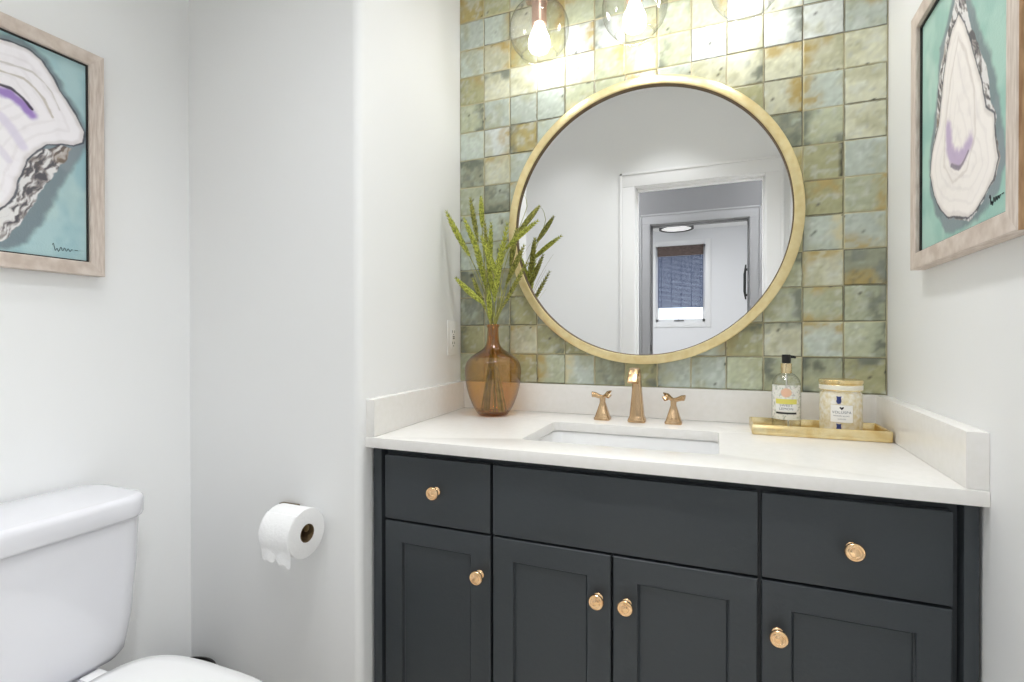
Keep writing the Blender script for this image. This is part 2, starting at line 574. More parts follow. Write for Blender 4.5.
# ------------------------------------------------------------------ tiled wall
TP, TX0, TZ0 = 0.1016, -0.7886, 1.0
NC, NR = 13, 17
tone = {'b': (190, 200, 190), 'g': (182, 188, 162), 'p': (206, 207, 184), 'o': (182, 168, 114), 'd': (150, 154, 134), 'm': (170, 170, 134), 'u': (210, 216, 212)}
acc = {'o': (178, 156, 96), 'd': (106, 112, 100), 'c': (208, 200, 160), 'k': (60, 58, 52)}
spec = {
    (0, 12): ('m', 'td'), (0, 11): ('g', 'ld td'), (0, 10): ('g', 'ld'), (0, 9): ('g', ''), (0, 8): ('b', ''), (0, 7): ('b', 'ld'), (0, 6): ('m', 'rd'),
    (0, 5): ('d', ''), (0, 4): ('b', 'lc'), (0, 3): ('g', 'lo'), (0, 2): ('m', 'to'), (0, 1): ('g', ''), (0, 0): ('g', ''),
    (1, 12): ('g', 'rd'), (1, 11): ('b', 'to'), (1, 10): ('p', 'td'), (1, 9): ('m', 'td lo'), (1, 8): ('b', 'ro'), (1, 4): ('m', ''), (1, 3): ('m', 'rd'),
    (1, 2): ('p', 'to lo'), (1, 1): ('g', 'rd'), (1, 0): ('m', 'ld'),
    (2, 12): ('g', 'rd'), (2, 11): ('g', 'bo to'), (2, 10): ('g', 'rd'), (2, 2): ('m', 'ld'), (2, 1): ('d', ''), (2, 0): ('d', ''),
    (3, 12): ('d', 'bo bo'), (3, 11): ('p', 'to lo'), (3, 10): ('g', 'td'), (3, 1): ('d', 'to'), (3, 0): ('d', ''),
    (4, 12): ('b', 'bo'), (4, 11): ('b', 'rc'), (4, 1): ('g', ''), (4, 0): ('b', ''),
    (5, 12): ('g', 'ro'), (5, 11): ('m', 'to'), (5, 1): ('b', ''), (5, 0): ('b', ''),
    (6, 12): ('b', ''), (6, 11): ('m', 'rk'), (6, 10): ('o', ''), (6, 1): ('d', 'bd'), (6, 0): ('g', ''),
    (7, 12): ('p', ''), (7, 11): ('g', 'bd ld'), (7, 10): ('d', 'bd'), (7, 2): ('b', ''), (7, 1): ('p', 'to'), (7, 0): ('d', 'td'),
    (8, 12): ('p', ''), (8, 11): ('b', 'lo'), (8, 10): ('p', 'ro ro'), (8, 9): ('m', ''), (8, 2): ('o', 'ld'), (8, 1): ('u', 'ro'), (8, 0): ('b', ''),
    (9, 12): ('p', ''), (9, 11): ('p', 'to lo'), (9, 10): ('p', 'to'), (9, 9): ('p', 'rd'), (9, 3): ('b', ''), (9, 2): ('b', ''), (9, 1): ('b', ''), (9, 0): ('g', 'rd'),
    (10, 12): ('b', 'to'), (10, 11): ('u', ''), (10, 10): ('u', 'rd'), (10, 9): ('p', ''), (10, 3): ('u', ''), (10, 2): ('p', ''), (10, 1): ('p', 'td'), (10, 0): ('m', 'to'),
    (11, 12): ('b', 'ro'), (11, 11): ('b', ''), (11, 10): ('u', 'td'), (11, 2): ('m', 'lo'), (11, 1): ('p', 'to ro'), (11, 0): ('b', 'to'),
    (12, 2): ('p', ''), (12, 1): ('b', 'ro'), (12, 0): ('b', ''), (13, 0): ('o', 'lo'), (13, 1): ('m', 'to'),
}
N = 18
verts, faces, cols = [], [], []
for r in range(NR):
    for c in range(NC):
        x0 = TX0 + (c - 1) * TP
        x1 = x0 + TP
        x0 = max(x0, -0.8875); x1 = min(x1, 0.4325)
        z0 = TZ0 + r * TP; z1 = min(z0 + TP, CEIL)
        g = 0.0006 + 0.0004 * random.random()
        x0 += g; x1 -= g; z0 += g * random.uniform(.6, 1.3); z1 -= g * random.uniform(.6, 1.3)
        code, ac = spec.get((r, c), (random.choice('bbpgguum' if r > 6 else 'bggmmdp'), random.choice(['', '', 'to', 'ro', 'ld', 'bc'])))
        t = np.linspace(0, 1, N)
        # finer spacing at the rim for the soft pillowed edge
        t = np.concatenate([[0, .012, .035], np.linspace(.07, .93, N - 6), [.965, .988, 1]])
        U, V = np.meshgrid(t, t)
        e = np.minimum(np.minimum(U, 1 - U), np.minimum(V, 1 - V)) * TP
        ta, tb = random.gauss(0, .0006), random.gauss(0, .0006)
        X = x0 + U * (x1 - x0); Z = z0 + V * (z1 - z0)
        wob = (vnoise(U * 2.2, V * 2.2, 2, seed=r * 31 + c) - .5) * 0.0016
        Y = -0.0035 - ta * (U - .5) * 2 - tb * (V - .5) * 2 - wob - random.uniform(0, .0007)
        Y = Y + 0.0016 * (1 - sstep(0, 0.0024, e))
        s = r * 37 + c * 5
        base = s2l(np.array(tone[code], float) * random.uniform(.96, 1.05))
        k = np.ones(U.shape)[..., None] * base
        n1 = vnoise(U * 2.5, V * 2.5, 4, s); n2 = vnoise(U * 6, V * 6, 4, s + 3); n3 = vnoise(U * 14, V * 14, 3, s + 8)
        k = mixc(k, s2l(np.array(tone['m'])) if code not in 'od' else s2l(np.array(tone['b'])), 0.55 * sstep(.5, .75, n1))
        k = mixc(k, s2l(np.array(tone['u'])), 0.45 * sstep(.52, .78, n2))
        k = k * (0.74 + 0.44 * n3 + 0.10 * vnoise(U * 9, V * 2, 3, s + 12))[..., None]
        for a in ac.split():
            q = {'t': 1 - V, 'b': V, 'l': U, 'r': 1 - U}[a[0]]
            wgt = sstep(.42, .02, q + (n1 - .5) * .9) * (.35 + .65 * sstep(.35, .6, n2))
            if a[1] == 'k':
                wgt = sstep(.14, .04, q + (n2 - .5) * .12)
            k = mixc(k, s2l(np.array(acc[a[1]])), np.clip(wgt, 0, 1) * .85)
        if code == 'd':
            k = mixc(k, s2l(np.array(acc['d'])), .7 * sstep(.45, .7, n2))
        # thin glaze pooling / bare clay along the rim
        rimc = (212, 204, 164) if random.random() < .62 else (92, 86, 66)
        k = mixc(k, s2l(np.array(rimc)), .75 * sstep(.0026, .0004, e + (n2 - .5) * .003))
        k = mixc(k, s2l(np.array(acc['k'])), .8 * (sstep(.86, .9, vnoise(U * 7, V * 7, 2, s + 20))))
        b0 = len(verts)
        verts += np.stack([X, Y, Z], -1).reshape(-1, 3).tolist()
        cols.append(k.reshape(-1, 3))
        idx = np.arange(N * N).reshape(N, N) + b0
        faces += np.stack([idx[:-1, :-1], idx[:-1, 1:], idx[1:, 1:], idx[1:, :-1]], -1).reshape(-1, 4).tolist()
bm = bmesh.new()
box(bm, -0.90, 0.45, 0.0, 0.12, 0, CEIL)
wb = struct('wall_back', bm, M_grout)
me = bpy.data.meshes.new('tiles')
me.from_pydata(verts, [], faces)
set_paint(me, np.concatenate(cols))
finish_mesh('tiles', me, M_tile, wb, smooth=60)

# ------------------------------------------------------------------ round mirror
MC = (-0.2251, 0.0, 1.5300)
mr = thing('round_mirror', 'large round wall mirror in a pale gold frame above the sink', 'mirror', (MC[0], -0.006, MC[2]))
bm = bmesh.new()
lathe(bm, [(0.430, 0.008), (0.4285, 0.030), (0.4305, 0.0325), (0.4538, 0.0325), (0.4563, 0.030), (0.4563, 0.008), (0.430, 0.008)], MC, 160, '-y')
obj('frame', bm, M_mframe, mr, smooth=50)
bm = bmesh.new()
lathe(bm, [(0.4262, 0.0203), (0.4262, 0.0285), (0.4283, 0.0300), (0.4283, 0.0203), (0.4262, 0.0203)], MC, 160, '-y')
obj('lip_shadow', bm, mat('lip_shadow_brown', rgb(104, 84, 54), .5, .3), mr, smooth=50, label='dark brown ring painting the shadow inside the frame')  # dark ring stands in for the shadow between frame and glass
bm = bmesh.new()
lathe(bm, [(0.4315, 0.010), (0.4315, 0.020)], MC, 128, '-y', cap0=True, cap1=True)
obj('glass', bm, M_mirror, mr, smooth=0)

# ------------------------------------------------------------------ vanity light
GZ, GY, GR = 2.148, -0.13, 0.096
vl = thing('vanity_light', 'three-globe bathroom light of clear glass and copper above the mirror', 'light fixture', (-0.23, 0, 2.36))
bm = bmesh.new(); box(bm, -0.62, 0.16, -0.030, -0.0045, 2.32, 2.41, 0.006); obj('back_plate', bm, M_copper, vl)
for gx in (-0.533, -0.232, 0.0735):
    bm = bmesh.new()
    tube(bm, bez((gx, -0.028, 2.365), (gx, GY, 2.40), (gx, GY, 2.30), 10), 0.009, 12)
    lathe(bm, [(0.010, 2.31), (0.020, 2.30), (0.027, 2.275), (0.027, 2.235), (0.024, 2.232), (0.024, 2.165), (0.018, 2.16)], (gx, GY, 0), 28, cap0=True, cap1=True)
    obj('socket', bm, M_copper, vl)
    bm = bmesh.new()
    a0, a1 = math.asin(0.029 / GR), PI - math.asin(0.056 / GR)
    prof = [(0.0285, 0.108), (0.0285, 0.098)] + [(GR * math.sin(a), GR * math.cos(a)) for a in [a0 + (a1 - a0) * i / 28 for i in range(29)]]
    prof += [(0.0540, -0.0795), (0.0548, -0.0830), (0.0575, -0.0838), (0.0590, -0.0810), (0.0575, -0.0785)]
    lathe(bm, prof, (gx, GY, GZ), 48)
    obj('globe_shade', bm, M_globe, vl, smooth=80)
    bm = bmesh.new()
    lathe(bm, [(0.014, 0.02), (0.017, 0.010), (0.024, -0.008), (0.032, -0.026), (0.035, -0.042), (0.0335, -0.055), (0.027, -0.066), (0.014, -0.074), (0.003, -0.076)],
          (gx, GY, GZ), 24, cap0=True, cap1=True)
    obj('bulb', bm, M_bulb, vl)

# ------------------------------------------------------------------ countertop with splashes, and the sink
CT, CB = 0.903, 0.8765
ct = thing('countertop', 'white quartz vanity countertop with low splashes on three sides', 'countertop', (-0.21, -0.31, CB))
hx0, hx1, hy0, hy1 = -0.459, 0.003, -0.493, -0.200
HCX, HCY = (hx0 + hx1) / 2, (hy0 + hy1) / 2
def hole(gap, r, n=8):
    return [(HCX + px, HCY + py) for px, py in rrect((hx1 - hx0) / 2 + gap, (hy1 - hy0) / 2 + gap, r, n)]
def slab_mesh(bm):
    inn = hole(0, 0.022)
    corners = [(xright(0) - .001, -.0045), (xrev(0) + .001, -.0045), (xrev(-.612) + .0005, -.612), (xright(-.612) - .0005, -.612)]
    n = 9
    def ring(z, pts): return [bm.verts.new((p[0], p[1], z)) for p in pts]
    for z, e in ((CT, 0), (CB, 0)):
        pass
    it, ib = ring(CT, inn), ring(CB, inn)
    ot, ob = ring(CT, corners), ring(CB, corners)
    m = len(inn)
    for q in range(4):
        seg = list(range(q * n, q * n + n))
        for top, o_, i_ in ((True, ot, it), (False, ob, ib)):
            for a, b in zip(seg[:-1], seg[1:]):
                bm.faces.new((o_[q], i_[a], i_[b]))
            a, b = seg[-1], (q * n + n) % m
            bm.faces.new((o_[q], i_[a], i_[b], o_[(q + 1) % 4]))
        bm.faces.new((ot[q], ot[(q + 1) % 4], ob[(q + 1) % 4], ob[q]))
    for i in range(m):
        bm.faces.new((it[i], it[(i + 1) % m], ib[(i + 1) % m], ib[i]))
bm = bmesh.new(); slab_mesh(bm)
bmesh.ops.recalc_face_normals(bm, faces=bm.faces)
es = [e for e in bm.edges if len(e.link_faces) == 2 and e.calc_face_angle(0) > 1.0]
bmesh.ops.bevel(bm, geom=es, offset=0.0015, segments=2, affect='EDGES', profile=0.6)
obj('slab', bm, M_quartz, ct)
E3 = 0.0003
bm = bmesh.new(); prism(bm, [(xrev(0) + .0275, -.0045), (xright(0) - .0315, -.0045), (xright(0) - .0315, -.024), (xrev(0) + .0275, -.024)], CT + E3, 1.0, 0.0012); obj('back_splash', bm, M_quartz, ct)
bm = bmesh.new(); prism(bm, [(xrev(-.608) + .0005, -.608), (xrev(-.608) + .027, -.608), (xrev(0) + .027, -.0045), (xrev(0) + .0005, -.0045)], CT + E3, 1.0, 0.0012); obj('side_splash', bm, M_quartz, ct)
bm = bmesh.new(); prism(bm, [(xright(-.608) - .0005, -.608), (xright(-.608) - .031, -.608), (xright(0) - .031, -.0045), (xright(0) - .0005, -.0045)], CT + E3, 1.0, 0.0012); obj('side_splash', bm, M_quartz, ct)

sk = thing('sink', 'white rectangular undermount sink set into the countertop', 'sink', (HCX, HCY, 0.74))
bm = bmesh.new()
def hr(gap, r, z): return [(p[0], p[1], z) for p in hole(gap, r)]
loft(bm, [hr(.03, .03, CB - .002), hr(.005, .026, CB - .002), hr(.003, .028, CB - .006), hr(.002, .03, .80), hr(-.012, .04, .765), hr(-.045, .05, .748), hr(-.10, .03, .742)], cap=False)
v = [bm.verts.new((HCX + .0, HCY, .738))]
bm.verts.ensure_lookup_table()
last = [q for q in bm.verts if abs(q.co.z - .742) < 1e-5]
m = len(last)
for i in range(m):
    bm.faces.new((last[i], last[(i + 1) % m], v[0]))
loft(bm, [hr(.03, .03, CB - .003), hr(.012, .04, .80), hr(-.005, .05, .755), hr(-.06, .05, .728)], cap=False)
obj('basin', bm, M_porc, sk, smooth=70)
bm = bmesh.new(); lathe(bm, [(.022, .739), (.022, .7445), (.016, .745), (.014, .742)], (HCX, HCY, 0), 28, cap0=True, cap1=True); obj('drain', bm, M_faucet, sk)

# ------------------------------------------------------------------ faucet
fc = thing('faucet', 'brushed bronze widespread faucet with two winged handles behind the sink', 'faucet', (-0.2285, -0.107, CT))
FX, FY = -0.2265, -0.113
bm = bmesh.new()
def sq(hx, hy, z, r, dx=0, dy=0, c=(FX, FY)): return [(c[0] + p[0] + dx, c[1] + p[1] + dy, z) for p in rrect(hx, hy, r, 3)]
loft(bm, [sq(.025, .022, CT + .0003, .006), sq(.026, .023, CT + .006, .006), sq(.0235, .0205, CT + .012, .006), sq(.0205, .0185, CT + .02, .006), sq(.018, .017, CT + .05, .007),
          sq(.0145, .0145, CT + .09, .006), sq(.0125, .0125, CT + .124, .005)])
# spout: a flattened hook that rises from the column and falls over the bowl
path = [Vector((FX, FY + .001, CT + .112)), Vector((FX, FY + .001, CT + .130))] + [Vector((FX, FY + .001 - .046 + .046 * math.cos(a), CT + .131 + .028 * math.sin(a))) for a in [PI * i / 12 for i in range(1, 9)]] + \
       [Vector((FX, FY - .083, CT + .139)), Vector((FX, FY - .090, CT + .126))]
rings = []
for i, p in enumerate(path):
    t = (path[min(i + 1, len(path) - 1)] - path[max(i - 1, 0)]).normalized()
    nrm = Vector((0, -t.z, t.y)) if True else None
    f = i / (len(path) - 1)
    hw = .0118 + .0035 * f; th = .0115 * (1 - f) + .0055 * f
    rings.append([p + Vector((1, 0, 0)) * q[0] + nrm * q[1] for q in rrect(hw, th, min(th, hw) * .6, 3)])
loft(bm, rings)
obj('spout', bm, M_faucet, fc, smooth=50)
for hx, flip in ((-0.3325, 1), (-0.121, -1)):
    c = (hx, FY + .005)
    bm = bmesh.new()
    loft(bm, [sq(.0235, .021, CT + .0003, .006, c=c), sq(.0245, .022, CT + .006, .006, c=c), sq(.0215, .019, CT + .011, .006, c=c), sq(.018, .016, CT + .022, .006, c=c), sq(.0125, .0115, CT + .040, .005, c=c),
              sq(.0075, .0075, CT + .056, .003, c=c), sq(.0085, .0085, CT + .062, .003, c=c), sq(.007, .007, CT + .072, .003, c=c)])
    h = obj('handle', bm, M_faucet, fc, smooth=50)
    bm = bmesh.new()
    # two twisted wings; one curls up into a loop, the other sweeps out flat
    def wing(s, up, ln, curl):
        pts = [Vector((c[0], c[1], CT + .070)), Vector((c[0] + s * ln * .35, c[1] - .002, CT + .072 + up * .3)), Vector((c[0] + s * ln * .7, c[1] - .006, CT + .076 + up * .8)),
               Vector((c[0] + s * ln, c[1] - .010, CT + .077 + up))]
        if curl:
            pts += [Vector((c[0] + s * ln * 1.04, c[1] - .016, CT + .073 + up * .7)), Vector((c[0] + s * ln * .86, c[1] - .022, CT + .069 + up * .4))]
        k = len(pts)
        rr = []
        for i, p in enumerate(pts):
            t = (pts[min(i + 1, k - 1)] - pts[max(i - 1, 0)]).normalized()
            sd = Vector((0, .74, .67)); sd = sd - t * sd.dot(t)
            sd.normalize(); nn = t.cross(sd)
            w = [.0065, .0085, .0105, .011, .010, .007][i]
            rr.append([p + sd * (w * math.cos(a)) + nn * (.0042 * math.sin(a)) for a in [2 * PI * j / 10 for j in range(10)]])
        loft(bm, rr)
    wing(flip, .008, .022, True)
    wing(-flip, .002, .032, False)
    obj('lever', bm, M_faucet, h, smooth=60)

# ------------------------------------------------------------------ vanity cabinet
vc = thing('vanity_cabinet', 'charcoal shaker vanity cabinet with brass knobs under the white counter', 'cabinet', (-0.21, -0.3, 0))
YC = -0.585
bm = bmesh.new()
box(bm, -0.810, 0.3915, -0.05, -0.03, 0.10, CB - .0005)
box(bm, -0.810, 0.3915, -0.562, -0.05, 0.10, 0.118)
box(bm, -0.810, 0.3915, -0.50, -0.48, 0.0, 0.10)
for a, b in ((-0.810, -0.790), (-0.508, -0.487), (0.066, 0.087), (0.371, 0.3915)):
    box(bm, a, b, -0.562, -0.05, 0.118, CB - .0005)
for a, b in ((-0.790, -0.508), (-0.487, 0.066), (0.087, 0.371)):
    box(bm, a, b, -0.562, -0.545, 0.848, CB - .0005)
    box(bm, a, b, -0.562, -0.545, 0.672, 0.704)
box(bm, -0.222, -0.200, -0.562, -0.545, 0.118, 0.672)
obj('carcass', bm, M_cab, vc)
for a, b in ((-0.836, -0.811), (0.3925, 0.4135)):
    bm = bmesh.new(); box(bm, a, b, YC - .001, -0.03, 0.0, CB - .0005, 0.0015); obj('side_panel', bm, M_cab, vc)
def knob(x, z, parent):
    bm = bmesh.new()
    lathe(bm, [(.0105, 0), (.0105, .002), (.0075, .0035), (.0055, .007), (.0055, .013), (.009, .017), (.0150, .019), (.0168, .0215), (.0165, .0245), (.0150, .0262), (.0135, .0256), (.0120, .0256),
               (.0105, .0268), (.0088, .0268), (.0078, .0260), (.0060, .0266), (.003, .0275), (.0004, .0277)], (x, YC - .0002, z), 32, '-y', cap0=True, cap1=True)
    obj('knob', bm, M_knob, parent, smooth=50)
def drawer(name, x0, x1, z0, z1, kn=None):
    bm = bmesh.new(); box(bm, x0, x1, YC, YC + .0195, z0, z1, 0.0018)
    o = obj(name, bm, M_cab, vc)
    if kn: knob(kn[0], kn[1], o)
def door(x0, x1, z0, z1, kn):
    bm = bmesh.new()
    s, d, q = 0.052, 0.0075, 0.0022
    def rect(a, y, g=0): return [(x0 + a, y, z0 + a + g), (x1 - a, y, z0 + a + g), (x1 - a, y, z1 - a - g), (x0 + a, y, z1 - a - g)]
    loft(bm, [rect(0.0, YC + .0195), rect(0, YC + .0018), rect(.0018, YC), rect(s - .0012, YC), rect(s, YC + .0012), rect(s, YC + d), rect(s + q, YC + d + .0015), rect(s + 2 * q, YC + d)])
    o = obj('door', bm, M_cab, vc, smooth=25)
    knob(kn[0], kn[1], o)
ZT, ZM, ZD, ZB = 0.8555, 0.6915, 0.6855, 0.115
drawer('drawer', -0.801, -0.501, ZM, ZT, (-0.6464, 0.7775))
drawer('false_drawer_front', -0.494, 0.073, ZM, ZT)
drawer('drawer', 0.080, 0.378, ZM, ZT, (0.2292, 0.7715))
door(-0.801, -0.501, ZB, ZD, (-0.5273, 0.5915))
door(-0.494, -0.2145, ZB, ZD, (-0.2413, 0.590))
door(-0.209, 0.073, ZB, ZD, (-0.1797, 0.589))
door(0.080, 0.378, ZB, ZD, (0.108, 0.5885))

# ------------------------------------------------------------------ amber vase and the grasses
VX, VY = -0.6905, -0.145
def vase_profile():
    return [(.000, .0035), (.040, .0035), (.049, .0015), (.0525, .004), (.064, .020), (.0765, .044), (.087, .072), (.0945, .104), (.0985, .136), (.0985, .156), (.0945, .173), (.085, .188),
            (.071, .200), (.054, .211), (.038, .221), (.028, .231), (.0230, .244), (.0203, .268), (.0195, .290), (.0205, .294), (.0222, .297), (.0222, .303), (.0205, .3055)]
bm = bmesh.new()
pf = vase_profile()
# smooth the profile with a Catmull-Rom pass
P2 = []
for i in range(len(pf) - 1):
    p0, p1, p2, p3 = (np.array(pf[max(0, min(len(pf) - 1, j))]) for j in (i - 1, i, i + 1, i + 2))
    for t in ((0, .5) if 3 < i < 19 else (0,)):
        P2.append(tuple(.5 * ((2 * p1) + (-p0 + p2) * t + (2 * p0 - 5 * p1 + 4 * p2 - p3) * t * t + (-p0 + 3 * p1 - 3 * p2 + p3) * t ** 3)))
P2.append(pf[-1])
P2 = [(r * .945, h * .982) for r, h in P2]
lathe(bm, [(max(r, .0004), h) for r, h in P2], (VX, VY, CT + .0003), 64)
vs = thing('vase', 'amber glass bottle vase with a narrow neck in the left counter corner', 'vase', (VX, VY, CT))
lathe(bm, [(max(r - (.0035 if h > .2 else .0025), .002), h) for r, h in P2 if h > .186], (VX, VY, CT + .0003), 48)
obj('body', bm, M_amber, vs, smooth=80)
bm = bmesh.new(); lathe(bm, [(.0002, .0015), (.041, .0015), (.0465, .003), (.050, .007), (.053, .0110), (.047, .0095), (.0002, .0075)], (VX, VY, CT + .0006), 48); obj('thick_base', bm, M_amber, vs, smooth=60)

Fv = _f; camp = Vector((0.0, -1.68328, 1.15694))
def at(px, py, y):
    """photo pixel -> the point where that line of sight meets the plane y"""
    d = _r * ((px - 512) / 508.12) + _u * ((341 - py) / 508.12) + _f
    return camp + d * ((y - camp.y) / d.y)
GRASS = 'grass stems in the amber vase'
def grass(name, label, tip, base_head, y_tip, fat, hm=M_head, tail=0, bend=0.0, n=13):
    """tip, base_head: pixels of the seed head's two ends; the stem runs on into the neck and down to the base"""
    T = at(tip[0], tip[1], y_tip)
    yb = VY + (y_tip - VY) * .75
    B = at(base_head[0], base_head[1], yb)
    a = random.uniform(0, 2 * PI)
    side = Vector((T.x - VX, T.y - VY, 0)); side.normalize()
    Nk = Vector((VX, VY, CT + .30)) + side * .009 + Vector((random.uniform(-.002, .002), random.uniform(-.002, .002), 0))
    Ft = Vector((VX, VY, CT + .013)) - side * .032 + Vector((random.uniform(-.012, .012), random.uniform(-.012, .012), 0))
    g = thing(name, label, 'grass', (Ft.x, Ft.y, Ft.z), GRASS)
    B = B - (T - B) * .12
    T = T + (T - B) * .10
    d = (T - B)
    ctrl = B - d.normalized() * ((B - Nk).length * .5)
    low = bez(Ft, (Ft + Nk) * .5 + side * .003, Nk, 6)
    up = bez(Nk, ctrl, B, 10)
    bm = bmesh.new()
    pts = low + up[1:]
    tube(bm, pts, [0.0023 - .0009 * i / (len(pts) - 1) for i in range(len(pts))], 6)
    obj('stem', bm, M_stem, g, smooth=60)
    bm = bmesh.new()
    perp = d.cross(Vector((0, 1, 0))).normalized()
    spine = bez(B, (B + T) * .5 + perp * bend, T, n)
    for i, p in enumerate(spine):
        f = i / n
        t = (spine[min(i + 1, n)] - spine[max(i - 1, 0)]).normalized()
        u = t.cross(Vector((0, 1, 0))).normalized(); v = t.cross(u)
        R = fat * 1.5 * (.22 + 1.2 * math.sin(PI * min(.97, .06 + f * .92)) ** .8) * .66
        for j in range(5):
            aa = 2 * PI * j / 5 + i * .63
            o_ = u * math.cos(aa) + v * math.sin(aa)
            c = p + o_ * R * .55
            ax = (t * .8 + o_ * .45).normalized()
            ln = d.length / n * 1.25
            b1 = ax.cross(t).normalized() if ax.cross(t).length > 1e-4 else u
            b2 = ax.cross(b1)
            w = R * .62
            q = [bm.verts.new(c - ax * ln * .6), bm.verts.new(c + ax * ln * .9)]
            mid = [bm.verts.new(c + b1 * w * math.cos(k * PI / 2) + b2 * w * math.sin(k * PI / 2)) for k in range(4)]
            for k in range(4):
                bm.faces.new((q[0], mid[(k + 1) % 4], mid[k])); bm.faces.new((q[1], mid[k], mid[(k + 1) % 4]))
    tube(bm, spine, [fat * (.25 + .4 * math.sin(PI * min(1, .1 + .9 * i / n))) for i in range(n)] + [fat * .1], 6)
    if tail:
        e = spine[-1]; dd = (spine[-1] - spine[-3]).normalized()
        tube(bm, [e, e + dd * tail * .5 + Vector((0, 0, tail * .1)), e + dd * tail + Vector((-.2 * tail, 0, -.02 * tail))], [.0014, .0009, .0004], 5)
    obj('seed_head', bm, hm, g, smooth=60)
    return g
grass('foxtail_grass', 'dark-tipped foxtail grass leaning furthest left out of the amber vase', (449, 217), (467, 251), -.155, .0062, M_head, .014, .004)
grass('foxtail_grass', 'upright olive grass head second from the left in the vase', (471, 203), (477, 237), -.10, .0052, M_head2)
grass('foxtail_grass', 'tallest bright grass head standing straight up in the vase', (481, 200), (482, 224), -.12, .0060, M_head)
grass('foxtail_grass', 'bright grass head just right of the leftmost stem', (466, 223), (480, 256), -.165, .0056, M_head)
grass('foxtail_grass', 'lowest grass head nodding left toward the wall', (459, 281), (481, 301), -.19, .0068, M_head, 0, .006)
grass('foxtail_grass', 'thick bright grass head slanting down through the middle of the bunch', (483, 241), (497, 276), -.185, .0062, M_head)
grass('foxtail_grass', 'short bright grass head low at the centre of the bunch', (489, 293), (490, 316), -.20, .0060, M_head)
grass('foxtail_grass', 'bright grass head above the vase neck, behind the short one', (488, 262), (493, 292), -.15, .0052, M_head)
grass('foxtail_grass', 'slender grass head right of centre, leaning slightly right', (506, 231), (497, 282), -.16, .0048, M_head)
grass('foxtail_grass', 'long grass head arching right across the mirror frame', (534, 224), (509, 246), -.15, .0056, M_head, 0, .006)
grass('foxtail_grass', 'olive grass head pointing up and right over the mirror glass', (537, 209), (521, 229), -.10, .0066, M_head2)
grass('foxtail_grass', 'drooping olive grass head in front of the mirror frame', (516, 233), (511, 262), -.11, .0062, M_head2)
grass('foxtail_grass', 'thin grass head low on the right of the bunch', (524, 268), (505, 303), -.14, .0040, M_head2)
grass('foxtail_grass', 'pale grass head hidden in the middle behind the bright ones', (485, 226), (488, 262), -.09, .0042, M_head2)
g = thing('dry_grass', 'thin dry blade curling into a hook beside the mirror frame', 'grass', (VX, VY, CT + .013), GRASS)
bm = bmesh.new()
pts = bez((VX + .01, VY - .005, CT + .013), (VX, VY, CT + .15), (VX + .010, VY, CT + .30), 5) + bez((VX + .010, VY, CT + .30), at(500, 270, -.13), at(514, 240, -.125), 6)[1:] + \
      bez(at(514, 240, -.125), at(529, 205, -.12), at(527, 205, -.115), 5)[1:] + bez(at(527, 205, -.115), at(526, 192, -.11), at(520, 195, -.11), 4)[1:]
tube(bm, pts, [.0016] * (len(pts) - 4) + [.0013, .001, .0008, .0005], 6, flat=.6)
obj('blade', bm, M_stem, g, smooth=60)

grass('foxtail_grass', 'bright grass head left of centre behind the slanting one', (475, 246), (487, 288), -.13, .0056, M_head)
grass('foxtail_grass', 'yellowish grass head just right of centre above the neck', (500, 252), (495, 296), -.185, .0054, M_head)
grass('foxtail_grass', 'upright grass head at the heart of the bunch, reaching half way up', (491, 228), (490, 262), -.14, .0050, M_head)
grass('foxtail_grass', 'olive grass head slanting right low over the mirror frame', (522, 250), (508, 280), -.12, .0056, M_head2)
grass('foxtail_grass', 'short olive grass head low on the left of the vase neck', (474, 282), (484, 306), -.17, .0050, M_head2)
def blade(label, mid, tip, y_tip, wd=.0017):
    """a bare stem or thin leaf without a seed head"""
    T, Mp = at(tip[0], tip[1], y_tip), at(mid[0], mid[1], VY + (y_tip - VY) * .5)
    side = Vector((T.x - VX, T.y - VY, 0)); side.normalize()
    Nk = Vector((VX, VY, CT + .30)) + side * .008
    Ft = Vector((VX, VY, CT + .013)) - side * .028 + Vector((random.uniform(-.012, .012), random.uniform(-.012, .012), 0))
    g = thing('dry_grass', label, 'grass', (Ft.x, Ft.y, Ft.z), GRASS)
    pts = bez(Ft, (Ft + Nk) * .5, Nk, 5) + bez(Nk, Mp, T, 9)[1:]
    bm = bmesh.new(); tube(bm, pts, [wd] * 6 + [wd * (1 - .085 * i) for i in range(1, 10)], 6, flat=.6)
    obj('blade', bm, M_stem, g, smooth=60)
blade('bare grass blade running just left of the upright bright head', (484, 285), (477, 238), -.11)
blade('bare grass blade ending in front of the tiles right of the tallest head', (494, 270), (491, 222), -.13)
blade('bare grass blade rising between the middle and right-hand heads', (500, 280), (503, 238), -.10)
blade('bare grass blade leaning right onto the lower left of the mirror frame', (507, 290), (527, 262), -.12)
blade('longest bare blade leaning right across the mirror frame', (505, 280), (531, 243), -.14, .0015)
blade('bare grass blade leaning left below the leftmost head', (480, 290), (466, 252), -.15)
blade('thin curved blade low on the left above the nodding head', (484, 300), (471, 268), -.17, .0015)
blade('thin bare blade low on the right beside the vase neck', (503, 305), (519, 281), -.16, .0015)

